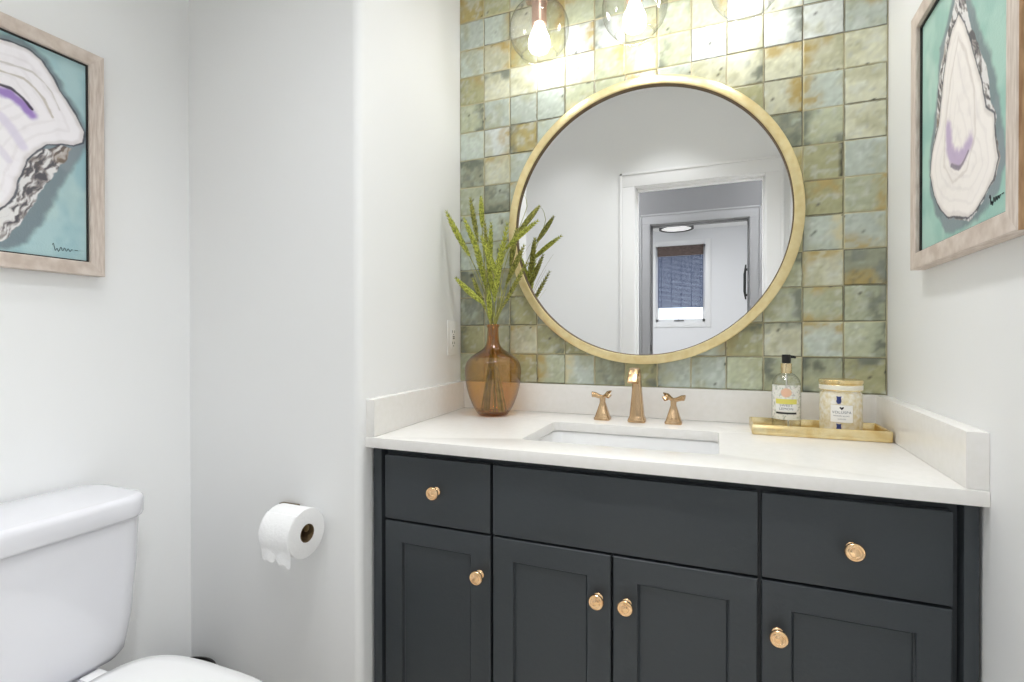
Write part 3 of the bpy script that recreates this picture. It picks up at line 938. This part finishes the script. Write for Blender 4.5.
# ------------------------------------------------------------------ tray, soap, candle
ty = thing('tray', 'rectangular gold tray on the right end of the counter', 'tray', (0.238, -0.137, CT))
TXa, TXb, TYa, TYb = 0.084, 0.3925, -0.2075, -0.066
bm = bmesh.new()
def tr(g, z): return [(0.5 * (TXa + TXb) + p[0], 0.5 * (TYa + TYb) + p[1], z) for p in rrect((TXb - TXa) / 2 + g, (TYb - TYa) / 2 + g, .003, 3)]
loft(bm, [tr(-.002, CT + .0003), tr(-.0005, CT + .002), tr(0, CT + .0255), tr(-.001, CT + .027), tr(-.004, CT + .027), tr(-.005, CT + .0255), tr(-.006, CT + .006), tr(-.009, CT + .0045)])
obj('body', bm, M_gold, ty, smooth=40)

def text_mesh(name, s, size, m, place, parent, xscale=1.0):
    """real lettering: a font curve turned into a thin mesh and laid on a surface by place(u, v)"""
    cu = bpy.data.curves.new(name, 'FONT'); cu.body = s; cu.size = size; cu.align_x = 'CENTER'; cu.align_y = 'CENTER'; cu.space_character = 1.1
    o = bpy.data.objects.new('tmp', cu); COL.objects.link(o)
    dg = bpy.context.evaluated_depsgraph_get()
    me = bpy.data.meshes.new_from_object(o.evaluated_get(dg))
    bpy.data.objects.remove(o); bpy.data.curves.remove(cu)
    me.name = name
    for v in me.vertices:
        v.co = place(v.co.x * xscale, v.co.y)
    me.materials.clear()
    return finish_mesh(name, me, m, parent, 0)

# pump soap bottle
SX, SY, SZ = 0.1730, -0.124, CT + .0047
so = thing('soap_dispenser', 'clear pump soap bottle with a floral label and black pump on the tray', 'soap bottle', (SX, SY, SZ))
bm = bmesh.new()
lathe(bm, [(.0003, .0008), (.029, .0008), (.0335, .003), (.035, .008), (.0353, .060), (.0353, .112), (.0345, .122), (.031, .132), (.025, .140), (.018, .1455), (.0125, .148), (.0115, .152)], (SX, SY, SZ), 40)
obj('bottle', bm, M_bottle, so, smooth=60)
bm = bmesh.new(); lathe(bm, [(.0133, .147), (.0138, .149), (.0138, .171), (.013, .1725), (.004, .1725)], (SX, SY, SZ), 28, cap0=True, cap1=True); obj('collar', bm, mat('pale_gold_collar', rgb(226, 208, 168), .25, .9), so)
bm = bmesh.new()
lathe(bm, [(.0045, .1728), (.0108, .1733), (.0112, .176), (.0112, .1935), (.0100, .1955), (.0003, .196)], (SX, SY, SZ), 24, cap0=True)
tube(bm, [(SX + .006, SY, SZ + .190), (SX + .018, SY, SZ + .1895), (SX + .0225, SY, SZ + .1875)], [.0045, .0035, .003], 10)
obj('pump', bm, M_black, so)
bm = bmesh.new(); tube(bm, [(SX, SY, SZ + .147), (SX + .002, SY, SZ + .07), (SX + .006, SY, SZ + .008)], .0022, 8); obj('dip_tube', bm, M_plate, so)
ang0 = math.atan2(camp.y - SY, camp.x - SX)
def wrap(cx, cy, rad, a0):
    return lambda u, v: Vector((cx + rad * math.cos(a0 + u / rad), cy + rad * math.sin(a0 + u / rad), v))
lw, lz0, lz1 = 0.086, SZ + .030, SZ + .118
U, V = np.meshgrid(np.linspace(-lw / 2, lw / 2, 90), np.linspace(lz0, lz1, 90))
wp = wrap(SX, SY, .0357, ang0)
Pg = np.array([[wp(u, v)[:] for u, v in zip(ur, vr)] for ur, vr in zip(U, V)])
k = np.ones(U.shape)[..., None] * s2l(np.array((238, 238, 230)))
h = (V - lz0) / (lz1 - lz0)
n1 = vnoise(U * 260, V * 260, 2, 3)
side = np.abs(U) > .0
k = mixc(k, s2l(np.array((168, 178, 160))), .7 * sstep(.60, .72, n1) * ((h > .58) | (h < .18) | (np.abs(U) > .027)))
k = mixc(k, s2l(np.array((208, 190, 200))), .6 * sstep(.62, .75, vnoise(U * 300, V * 300, 2, 9)) * ((h > .58) | (np.abs(U) > .029)))
k = mixc(k, s2l(np.array((233, 190, 160))), 1.0 * sstep(.014, .0125, np.hypot(U, (V - (lz0 + .069)) * 1.15) + (n1 - .5) * .002))
k = mixc(k, s2l(np.array((232, 224, 110))), sstep(.03, .05, .5 - np.abs(h - .52) * 6) * (np.abs(U) < .027))
k = mixc(k, s2l(np.array((244, 244, 242))), ((h > .26) & (h < .46) & (np.abs(U) < .027)).astype(float))
k = mixc(k, s2l(np.array((30, 30, 30))), ((h > .165) & (h < .215) & (np.abs(U) < .026)).astype(float))
me = grid_mesh('label', U, V, Pg, k)
lab = finish_mesh('label', me, M_label, so, smooth=60)
wp2 = wrap(SX, SY, .0360, ang0)
text_mesh('lettering', 'SWEET', .0088, M_ink, lambda u, v: wp2(u, lz0 + .0365 + v), lab, 1.1)
text_mesh('lettering', 'LEMON', .0088, M_ink, lambda u, v: wp2(u, lz0 + .0275 + v), lab, 1.1)

so.scale = (1, 1, 1.045)
# candle
CX, CY, CZ = 0.2975, -0.134, CT + .0047
cd = thing('candle_jar', 'mottled gold candle jar with lid and small white label on the tray', 'candle', (CX, CY, CZ))
bm = bmesh.new()
lathe(bm, [(.0003, .0008), (.040, .0008), (.0460, .004), (.0478, .010), (.0480, .098), (.0465, .103), (.0440, .106), (.0435, .109), (.041, .109)], (CX, CY, CZ), 56, cap1=True)
obj('jar', bm, M_mercury, cd, smooth=40)
bm = bmesh.new()
lathe(bm, [(.0425, .1095), (.0482, .1095), (.0488, .111), (.0488, .1235), (.0475, .1250), (.0475, .1262), (.0500, .128), (.0500, .1345), (.0485, .136), (.040, .1365), (.0003, .1365)], (CX, CY, CZ), 56, cap0=True)
obj('lid', bm, M_gold, cd, smooth=40)
bm = bmesh.new(); lathe(bm, [(.0489, .1120), (.0491, .1128), (.0491, .1225), (.0489, .1232)], (CX, CY, CZ), 56); obj('lid_band', bm, mat('cream_band', rgb(240, 236, 220), .4), cd, label='cream band round the lid')
a1 = math.atan2(camp.y - CY, camp.x - CX) + .05
wq = wrap(CX, CY, .0484, a1)
LH, LZ = .0262, CZ + .0545
U, V = np.meshgrid(np.linspace(-LH, LH, 80), np.linspace(LZ - .0215, LZ + .0225, 80))
Pg = np.array([[wq(u, v)[:] for u, v in zip(ur, vr)] for ur, vr in zip(U, V)])
k = np.ones(U.shape)[..., None] * s2l(np.array((246, 245, 241)))
ed = np.minimum(LH - np.abs(U), np.minimum(V - LZ + .0215, LZ + .0225 - V))
k = mixc(k, s2l(np.array((190, 170, 120))), (ed < .0011).astype(float))
lab = finish_mesh('label', grid_mesh('label', U, V, Pg, k), M_label, cd, smooth=60)
wq2 = wrap(CX, CY, .0487, a1)
text_mesh('lettering', 'VOLUSPA', .0090, M_ink, lambda u, v: wq2(u, LZ + .0035 + v), lab, 1.05)
text_mesh('lettering', 'MAISON BLANC', .0042, M_ink, lambda u, v: wq2(u, LZ - .0050 + v), lab, 1.1)
text_mesh('lettering', 'SCENTED', .0036, M_ink, lambda u, v: wq2(u, LZ - .0125 + v), lab, 1.1)
def flat_poly(bm, f, pts):
    bm.faces.new([bm.verts.new(f(u, v)) for u, v in pts])
bm = bmesh.new()
zc = LZ + .0135
flat_poly(bm, wq2, [(0, zc - .004), (.0046, zc + .001), (.0042, zc + .004), (.0016, zc + .0034), (0, zc + .001), (-.0016, zc + .0034), (-.0042, zc + .004), (-.0046, zc + .001)])
obj('emblem', bm, M_inkdark, lab, smooth=0)
for zc in (CZ + .0885, CZ + .0215):
    bm = bmesh.new()
    uo = -.006
    flat_poly(bm, wq2, [(uo + a, zc + b) for a, b in [(-.0026, -.0100), (.0036, -.0090), (.0056, -.002), (.0044, .004), (.0056, .0090), (-.0002, .0080), (-.0058, .0095), (-.0046, .002), (-.0060, -.004)]])
    obj('motif', bm, M_navy, cd, smooth=0)

cd.scale = (1, 1, 1.04)

# ------------------------------------------------------------------ toilet paper and its holder
TX0_, TX1_, TY_, TZ_ = -1.040, -0.943, -0.708, 0.674
hd = thing('paper_holder', 'dark brass toilet paper holder on the wall beside the toilet', 'toilet paper holder', (-1.06, YF, 0.69))
bm = bmesh.new(); box(bm, -1.097, -1.036, YF - .0145, YF - .0003, 0.655, 0.7135, 0.003); obj('wall_plate', bm, M_brass_dk, hd)
bm = bmesh.new()
tube(bm, [(-1.066, YF - .012, TZ_ + .012), (-1.066, TY_ + .012, TZ_ + .012), (-1.062, TY_, TZ_ + .0115), (-1.05, TY_, TZ_ + .0115), (-0.948, TY_, TZ_ + .0115)], .0062, 12)
lathe(bm, [(.0062, 0), (.0085, .001), (.0085, .005), (.006, .006)], (-0.9495, TY_, TZ_ + .0115), 16, 'x', cap0=True, cap1=True)
obj('arm', bm, M_brass_dk, hd)
pr = thing('toilet_paper', 'white toilet paper roll hanging on the wall with its end loose', 'toilet paper', (-0.99, TY_, TZ_))
bm = bmesh.new()
RR, RC = .0605, .0225
lathe(bm, [(RC, 0), (RR - .003, 0), (RR - .0008, .0008), (RR, .003), (RR, .094), (RR - .0008, .0962), (RR - .003, .097), (RC, .097), (RC, 0)], (TX0_, TY_, TZ_), 64, 'x')
obj('roll', bm, M_paper, pr, smooth=50)
bm = bmesh.new(); lathe(bm, [(RC - .0002, -.001), (RC - .0002, .0975), (RC - .0014, .0975), (RC - .0014, -.001), (RC - .0002, -.001)], (TX0_, TY_, TZ_), 40, 'x'); obj('cardboard_core', bm, M_card, pr)
# loose sheet: over the front of the roll, then hanging free with a ragged hem
nu, nv = 26, 40
U, V = np.meshgrid(np.linspace(0, 1, nu), np.linspace(0, 1, nv))
X = TX0_ + .001 + U * .095
arcA = 1.5
L1 = RR * arcA
hem = .027 + .012 * U + .004 * np.sin(U * 9) + .003 * np.sin(U * 23)
Lt = L1 + hem
sd = V * Lt
th = np.minimum(sd / RR, arcA) + .55
Rr = RR + .0008
Yp = TY_ - Rr * np.sin(th); Zp = TZ_ + Rr * np.cos(th)
free = np.maximum(sd - L1, 0)
thE = arcA + .55
Yp = Yp - free * math.cos(thE) * .10 - free * .02 + .0016 * np.sin(U * 14 + free * 60) * np.minimum(free / .02, 1)
Zp = Zp - free * .985
X = X + free * .22 * (0.55 - U * .4) + .0
me = grid_mesh('loose_sheet', U, V, np.stack([X, Yp, Zp], -1), np.ones(U.shape + (3,)))
so_ = finish_mesh('loose_sheet', me, M_paper, pr, smooth=60)
md = so_.modifiers.new('thickness', 'SOLIDIFY'); md.thickness = .0006; md.offset = 0

# ------------------------------------------------------------------ outlet on the alcove wall
ox = xrev(-0.08)
ol = thing('wall_outlet', 'white two-socket outlet on the alcove wall above the left splash', 'outlet', (ox, -0.08, 1.158))
bm = bmesh.new(); box(bm, ox + .0003, ox + .0065, -0.1165, -0.0435, 1.098, 1.219, 0.002); obj('cover_plate', bm, M_plate, ol)
bm = bmesh.new(); box(bm, ox + .0067, ox + .0085, -0.0975, -0.0625, 1.122, 1.195, 0.001); obj('receptacle', bm, M_plate, ol)
for zz in (1.136, 1.176):
    for yy in (-0.088, -0.074):
        bm = bmesh.new(); box(bm, ox + .0086, ox + .0092, yy - .0012, yy + .0012, zz, zz + .009); obj('slot', bm, M_slot, ol)
    bm = bmesh.new(); box(bm, ox + .0086, ox + .0092, -0.083, -0.078, zz - .008, zz - .004); obj('ground_hole', bm, M_slot, ol)
bm = bmesh.new(); box(bm, ox + .0086, ox + .0094, -0.086, -0.074, 1.1545, 1.1585); obj('test_button', bm, M_slot, ol)
bm = bmesh.new(); box(bm, ox + .0086, ox + .0094, -0.086, -0.074, 1.1605, 1.1645); obj('test_button', bm, M_slot, ol)

# ------------------------------------------------------------------ toilet
TYC = -1.085
tl = thing('toilet', 'white two-piece toilet with closed seat against the left wall', 'toilet', (-1.2, TYC, 0))
bm = bmesh.new()
def tank_ring(z, hw, xf, r, xb=XL + .012): return [((xf + xb) / 2 + p[0], TYC + p[1], z) for p in rrect((xf - xb) / 2, hw, r, 6)]
loft(bm, [tank_ring(.424, .138, -1.290, .03), tank_ring(.428, .155, -1.272, .04), tank_ring(.442, .167, -1.262, .048), tank_ring(.470, .171, -1.257, .05), tank_ring(.52, .177, -1.251, .05), tank_ring(.58, .180, -1.247, .05), tank_ring(.65, .1845, -1.243, .05), tank_ring(.7465, .187, -1.240, .05)])
obj('tank', bm, M_toilet, tl, smooth=50)
bm = bmesh.new()
loft(bm, [tank_ring(.747, .184, -1.237, .052), tank_ring(.749, .190, -1.230, .054), tank_ring(.754, .1922, -1.2275, .055), tank_ring(.784, .193, -1.2265, .055), tank_ring(.792, .1915, -1.228, .055), tank_ring(.7965, .187, -1.233, .052), tank_ring(.798, .178, -1.243, .045, XL + .02)])
obj('tank_lid', bm, M_toilet, tl, smooth=50)
bm = bmesh.new()
tube(bm, [(-1.239, TYC - .15, .70), (-1.222, TYC - .15, .70)], .010, 14); tube(bm, [(-1.224, TYC - .15, .70), (-1.220, TYC - .125, .697), (-1.222, TYC - .105, .694)], [.006, .006, .0075], 10)
obj('flush_lever', bm, mat('chrome', (.8, .8, .82, 1), .1, 1.0), tl)
def oval(z, x0, x1, hw, n=48, back=.55):
    """elongated bowl outline: squarish toward the tank, round at the front"""
    pts = []
    xc = x0 + (x1 - x0) * .48
    for i in range(n):
        a = 2 * PI * i / n
        c, s = math.cos(a), math.sin(a)
        ex = 1.0 if c > 0 else back
        x = xc + ((x1 - xc) if c > 0 else (xc - x0)) * (abs(c) ** ex) * (1 if c > 0 else -1)
        pts.append((x, TYC + hw * (abs(s) ** (.72 if c > 0 else .42)) * (1 if s > 0 else -1), z))
    return pts
bm = bmesh.new()
loft(bm, [oval(.0, -1.30, -.88, .10), oval(.02, -1.30, -.87, .105), oval(.10, -1.29, -.89, .10), oval(.20, -1.28, -.86, .115), oval(.29, -1.26, -.81, .150), oval(.36, -1.25, -.785, .175), oval(.395, -1.25, -.780, .180), oval(.402, -1.245, -.785, .176)])
box(bm, XL + .03, -1.15, TYC - .105, TYC + .105, .30, .4225, .012)
obj('bowl', bm, M_toilet, tl, smooth=50)
bm = bmesh.new()
loft(bm, [oval(.404, -1.225, -.659, .197), oval(.407, -1.228, -.655, .200), oval(.417, -1.228, -.655, .200), oval(.420, -1.225, -.659, .197)])
obj('seat_ring', bm, M_toilet, tl, smooth=50)
bm = bmesh.new()
loft(bm, [oval(.4215, -1.225, -.659, .197), oval(.424, -1.228, -.656, .200), oval(.432, -1.228, -.656, .200), oval(.438, -1.222, -.665, .193), oval(.441, -1.20, -.70, .168), oval(.4425, -1.15, -.83, .09)])
box(bm, -1.262, -1.222, TYC - .095, TYC - .055, .4228, .432, .004); box(bm, -1.262, -1.222, TYC + .055, TYC + .095, .4228, .432, .004)
obj('seat_lid', bm, M_porc, tl, smooth=50)
# dark bin in the corner, only its rim shows over the seat
bn = thing('waste_bin', 'dark round bin rim showing behind the toilet seat in the corner', 'bin', (-1.362, -0.748, 0))
bm = bmesh.new(); lathe(bm, [(.078, .0), (.080, .004), (.092, .224), (.090, .224), (.078, .012), (.0003, .012)], (-1.362, -0.748, 0), 40, cap0=True); obj('body', bm, M_bin, bn)
bm = bmesh.new(); lathe(bm, [(.090, .2245), (.0945, .2245), (.0955, .229), (.093, .234), (.089, .233)], (-1.362, -0.748, 0), 40); obj('rim', bm, M_bin, bn)

# ------------------------------------------------------------------ the two oyster paintings
def sgn_noise(a, b, f, s): return vnoise(a * f, b * f, 4, s) - .5
def painting(u, v, white, ruf, sh, pur, bg, bg2, seed, warm):
    n1, n2, n3 = vnoise(u * 14, v * 14, 4, seed), vnoise(u * 50, v * 50, 3, seed + 4), vnoise(u * 120, v * 60, 2, seed + 9)
    k = np.ones(u.shape)[..., None] * s2l(np.array(bg))
    k = mixc(k, s2l(np.array(bg2)), sstep(.38, .68, n1))
    k = mixc(k, s2l(np.array((206, 224, 214))), .30 * sstep(.6, .8, vnoise(u * 26, v * 8, 3, seed + 2)))
    w = .006 * (n2 - .5) * 2
    d = poly_sd(u, v, sh) + w
    k = mixc(k, s2l(np.array((112, 124, 132))), .85 * sstep(.006, -.008, d))
    k = mixc(k, s2l(np.array((142, 154, 160))), .7 * sstep(.5, .7, n1) * sstep(.004, -.01, d))
    d = poly_sd(u, v, ruf) + w * .8 + .012 * (n1 - .5)
    strip = vnoise((u * .88 - v * .475) * 170 + 5 * n1 + 3 * n2, (u * .475 + v * .88) * 46 + 4 * n1, 3, seed + 6)
    rc = mixc(np.ones(u.shape)[..., None] * s2l(np.array((150, 142, 140))), s2l(np.array((232, 230, 230))), sstep(.42, .62, strip))
    rc = mixc(rc, s2l(np.array((88, 86, 92))), sstep(.46, .30, strip))
    rc = mixc(rc, s2l(np.array((140, 118, 96))), .6 * sstep(.55, .75, n1))
    m = sstep(.0015, -.0015, d)[..., None]
    k = k * (1 - m) + rc * m
    d = poly_sd(u, v, white) + w * .4 + .007 * (n1 - .5)
    wc = np.ones(u.shape)[..., None] * s2l(np.array(warm))
    band = np.sin(d * 260 + n1 * 5)
    wc = mixc(wc, s2l(np.array((206, 198, 200))), 0.16 * sstep(.45, .95, band) + .12 * sstep(.5, .8, n2))
    wc = mixc(wc, s2l(np.array((186, 176, 170))), .35 * sstep(-.012, -.002, d))
    m = sstep(.001, -.001, d)[..., None]
    k = k * (1 - m) + wc * m
    k = mixc(k, s2l(np.array((70, 72, 82))), .9 * sstep(.0028, .0010, np.abs(d - .001) + .002 * (n2 - .5)))
    return k, d
def signature(base, du, dv, place, parent, name):
    bm = bmesh.new()
    pts = []
    for i in range(60):
        t = i / 59
        pts.append(place(base[0] + du * t, base[1] + dv * t + .006 * (1 - t * .6) * math.sin(t * 34) + (.006 * math.cos(t * 11) if t < .3 else 0)))
    tube(bm, pts, .0005, 5)
    p2 = [place(base[0] + du * (1.12 + .15 * i / 3), base[1] + dv * 1.1 + .002) for i in range(4)]
    tube(bm, p2, .0007, 5)
    obj(name, bm, M_inkdark, parent, smooth=0)
def picture(label, wallx, sgn, y0, y1, z0, z1, fw, colour_fn, sig):
    """sgn +1: hangs on the left wall and faces +x; -1: hangs on the right wall"""
    pt = thing('framed_painting', label, 'painting', (wallx((y0 + y1) / 2), (y0 + y1) / 2, z0))
    dep, lip = .028, .012
    def P(d, y, z): return Vector((wallx(y) + sgn * d, y, z))
    bm = bmesh.new()
    # mitred frame, four lengths lofted round
    def rect(a, d): return [P(d, y0 + a, z0 + a), P(d, y1 - a, z0 + a), P(d, y1 - a, z1 - a), P(d, y0 + a, z1 - a)]
    loft(bm, [rect(0, .001), rect(0, dep - .0015), rect(.0015, dep), rect(fw - .0015, dep), rect(fw, dep - .0015), rect(fw, .004), rect(0.002, .001)], cap=False)
    bm.faces.ensure_lookup_table()
    fr = obj('frame', bm, [M_woodframe, M_woodframe_v, M_woodedge], pt, smooth=30)
    for f in fr.data.polygons:
        c = f.center
        yy, zz = c.y + OFF[pt.name].y, c.z + OFF[pt.name].z
        if abs(f.normal.x) > .7 and (min(abs(yy - y0), abs(yy - y1)) < fw * .8):
            f.material_index = 1
        if abs(f.normal.y) > .9 and (abs(yy - y0) < .003 or abs(yy - y1) < .003):
            f.material_index = 2
    bm = bmesh.new()
    loft(bm, [rect(fw + .0002, .0205), rect(fw + .0035, .0205), rect(fw + .0035, .008), rect(fw + .0002, .008), rect(fw + .0002, .0205)], cap=False)
    obj('inner_liner', bm, M_blackline, pt, smooth=0)
    nu_, nv_ = 230, 290
    a = fw + .0032
    U, V = np.meshgrid(np.linspace(y0 + a, y1 - a, nu_), np.linspace(z0 + a, z1 - a, nv_))
    X = np.vectorize(wallx)(U) + sgn * .0165
    k = colour_fn(U, V)
    me = grid_mesh('canvas', U, V, np.stack([X, U, V], -1), k)
    if sgn > 0:
        pass
    cv = finish_mesh('canvas', me, M_canvas, pt, smooth=60)
    signature(sig[0], sig[1], sig[2], lambda u, v: P(.0172, u, v), cv, 'signature')

LW = [(-1.0749, 1.8091), (-1.0495, 1.8141), (-1.023, 1.8103), (-1.001, 1.7989), (-0.9822, 1.7734), (-0.9667, 1.7454), (-0.9468, 1.7185), (-0.9263, 1.6906), (-0.9137, 1.6661), (-0.9181, 1.6375), (-0.937, 1.6236), (-0.9634, 1.6191), (-0.9906, 1.6071), (-1.0095, 1.5891), (-1.0278, 1.5603), (-1.0422, 1.5155), (-1.0529, 1.4749), (-1.0683, 1.4491), (-1.0767, 1.4405),
      (-1.12, 1.42), (-1.18, 1.43), (-1.235, 1.47), (-1.265, 1.54), (-1.27, 1.62), (-1.25, 1.70), (-1.20, 1.765), (-1.13, 1.80)]
LR = [(-1.0095, 1.5891), (-0.9634, 1.6191), (-0.935, 1.6219), (-0.9556, 1.5742), (-0.9833, 1.535), (-1.0025, 1.4995), (-1.0193, 1.4587), (-1.041, 1.4177), (-1.0619, 1.3826), (-1.077, 1.369), (-1.13, 1.365), (-1.20, 1.385), (-1.255, 1.43), (-1.28, 1.50), (-1.265, 1.54), (-1.235, 1.47), (-1.18, 1.43), (-1.12, 1.42), (-1.0767, 1.4405), (-1.0529, 1.4749), (-1.0278, 1.5603)]
LS = [(-1.0748, 1.8199), (-1.0442, 1.8260), (-1.0157, 1.8230), (-0.9897, 1.8062), (-0.9666, 1.7738), (-0.9427, 1.7322), (-0.9178, 1.694), (-0.9051, 1.6644), (-0.9096, 1.6332), (-0.9394, 1.5696), (-0.9719, 1.496), (-1.0029, 1.4166), (-1.0305, 1.3749), (-1.0603, 1.3560), (-1.0771, 1.3530), (-1.15, 1.352), (-1.24, 1.38), (-1.285, 1.45), (-1.292, 1.62), (-1.26, 1.72), (-1.20, 1.785), (-1.13, 1.812)]
LP = [(-1.21, 1.60), (-1.18, 1.67), (-1.12, 1.705), (-1.0754, 1.7094), (-1.0551, 1.7099), (-1.0343, 1.697), (-1.0182, 1.6791)]
def left_art(U, V):
    k, d = painting(U, V, LW, LR, LS, LP, (176, 206, 209), (156, 192, 199), 3, (250, 246, 250))
    ins = d < -.004
    n = vnoise(U * 60, V * 60, 3, 21)
    dp = poly_sd(U, V, [(a, b - .014) for a, b in LP], False)
    k = mixc(k, s2l(np.array((150, 112, 196))), .9 * sstep(.016, .004, dp + .008 * (n - .5)) * ins)
    dp = poly_sd(U, V, [(a, b) for a, b in LP], False)
    k = mixc(k, s2l(np.array((52, 44, 62))), .95 * sstep(.004, .0018, dp + .003 * (n - .5)) * ins)
    for off, wdt, c in ((.040, .0035, (196, 186, 176)), (.068, .003, (206, 200, 196)), (-.07, .014, (228, 220, 238)), (-.12, .010, (232, 226, 238))):
        dp = poly_sd(U, V, [(a + off * .55, b + off * .8) for a, b in LP] + [(-1.0 + off * .5, 1.645 + off * .8)], False)
        k = mixc(k, s2l(np.array(c)), .8 * sstep(wdt, wdt * .3, dp + .004 * (n - .5)) * ins)
    return k
RW = [(-0.5236, 1.7421), (-0.497, 1.7333), (-0.4692, 1.702), (-0.4502, 1.64), (-0.4262, 1.5773), (-0.3922, 1.5314), (-0.3836, 1.4918), (-0.4061, 1.4435), (-0.4421, 1.4101), (-0.472, 1.3858), (-0.5682, 1.3662), (-0.5944, 1.3709), (-0.6276, 1.3866), (-0.661, 1.4037), (-0.6785, 1.4333), (-0.6668, 1.4722), (-0.6627, 1.509), (-0.6333, 1.5296), (-0.6117, 1.5875), (-0.5814, 1.6509), (-0.5491, 1.7113)]
RF = [(-0.5268, 1.80), (-0.4877, 1.7501), (-0.4592, 1.7308), (-0.4336, 1.6799), (-0.4216, 1.6201), (-0.4093, 1.5672), (-0.3922, 1.5314), (-0.3836, 1.4918), (-0.4061, 1.4435), (-0.4422, 1.4076), (-0.4759, 1.3803), (-0.573, 1.3602), (-0.5989, 1.3677), (-0.6345, 1.3835), (-0.6662, 1.4009), (-0.6859, 1.4309), (-0.6732, 1.4699), (-0.6678, 1.5101), (-0.6494, 1.5372), (-0.6328, 1.5908), (-0.6069, 1.6409), (-0.5733, 1.6975), (-0.5504, 1.7602)]
RS = [(-0.5146, 1.81), (-0.4687, 1.7571), (-0.4332, 1.7287), (-0.4131, 1.6236), (-0.3749, 1.5232), (-0.384, 1.4492), (-0.4215, 1.3985), (-0.4723, 1.3559), (-0.5684, 1.3500), (-0.6347, 1.3602), (-0.6801, 1.3856), (-0.7026, 1.4223), (-0.6878, 1.4956), (-0.6699, 1.56), (-0.6393, 1.627), (-0.5961, 1.6982), (-0.565, 1.77)]
RP = [(-0.4706, 1.5407), (-0.4729, 1.5046), (-0.4938, 1.4785), (-0.526, 1.4632), (-0.5463, 1.4672), (-0.5673, 1.4805)]
def right_art(U, V):
    k, d = painting(U, V, RW, RF, RS, RP, (174, 210, 198), (156, 198, 187), 13, (250, 244, 240))
    ins = d < -.003
    n = vnoise(U * 60, V * 60, 3, 33)
    dp = poly_sd(U, V, [(a - .006, b + .014) for a, b in RP], False)
    k = mixc(k, s2l(np.array((178, 152, 198))), .75 * sstep(.022, .006, dp + .014 * (n - .5)) * ins)
    dp = poly_sd(U, V, RP[2:], False)
    k = mixc(k, s2l(np.array((110, 98, 116))), .8 * sstep(.006, .002, dp + .006 * (n - .5)) * ins)
    inner = [(-0.5236, 1.70), (-0.488, 1.64), (-0.462, 1.56), (-0.458, 1.49), (-0.50, 1.445), (-0.56, 1.45), (-0.595, 1.50), (-0.59, 1.58), (-0.555, 1.66)]
    dp = np.abs(poly_sd(U, V, inner))
    k = mixc(k, s2l(np.array((214, 204, 198))), .5 * sstep(.005, .0015, dp + .006 * (n - .5)) * ins)
    return k
picture('framed oyster shell painting on the left wall above the toilet', lambda y: XL, 1, -1.327, -0.877, 1.3135, 1.864, 0.032, left_art, ((-0.982, 1.3705), .040, -.001))
picture('framed tall oyster shell painting on the right wall beside the tiles', xright, -1, -0.762, -0.298, 1.307, 1.862, 0.034, right_art, ((-0.650, 1.372), -.036, .001))
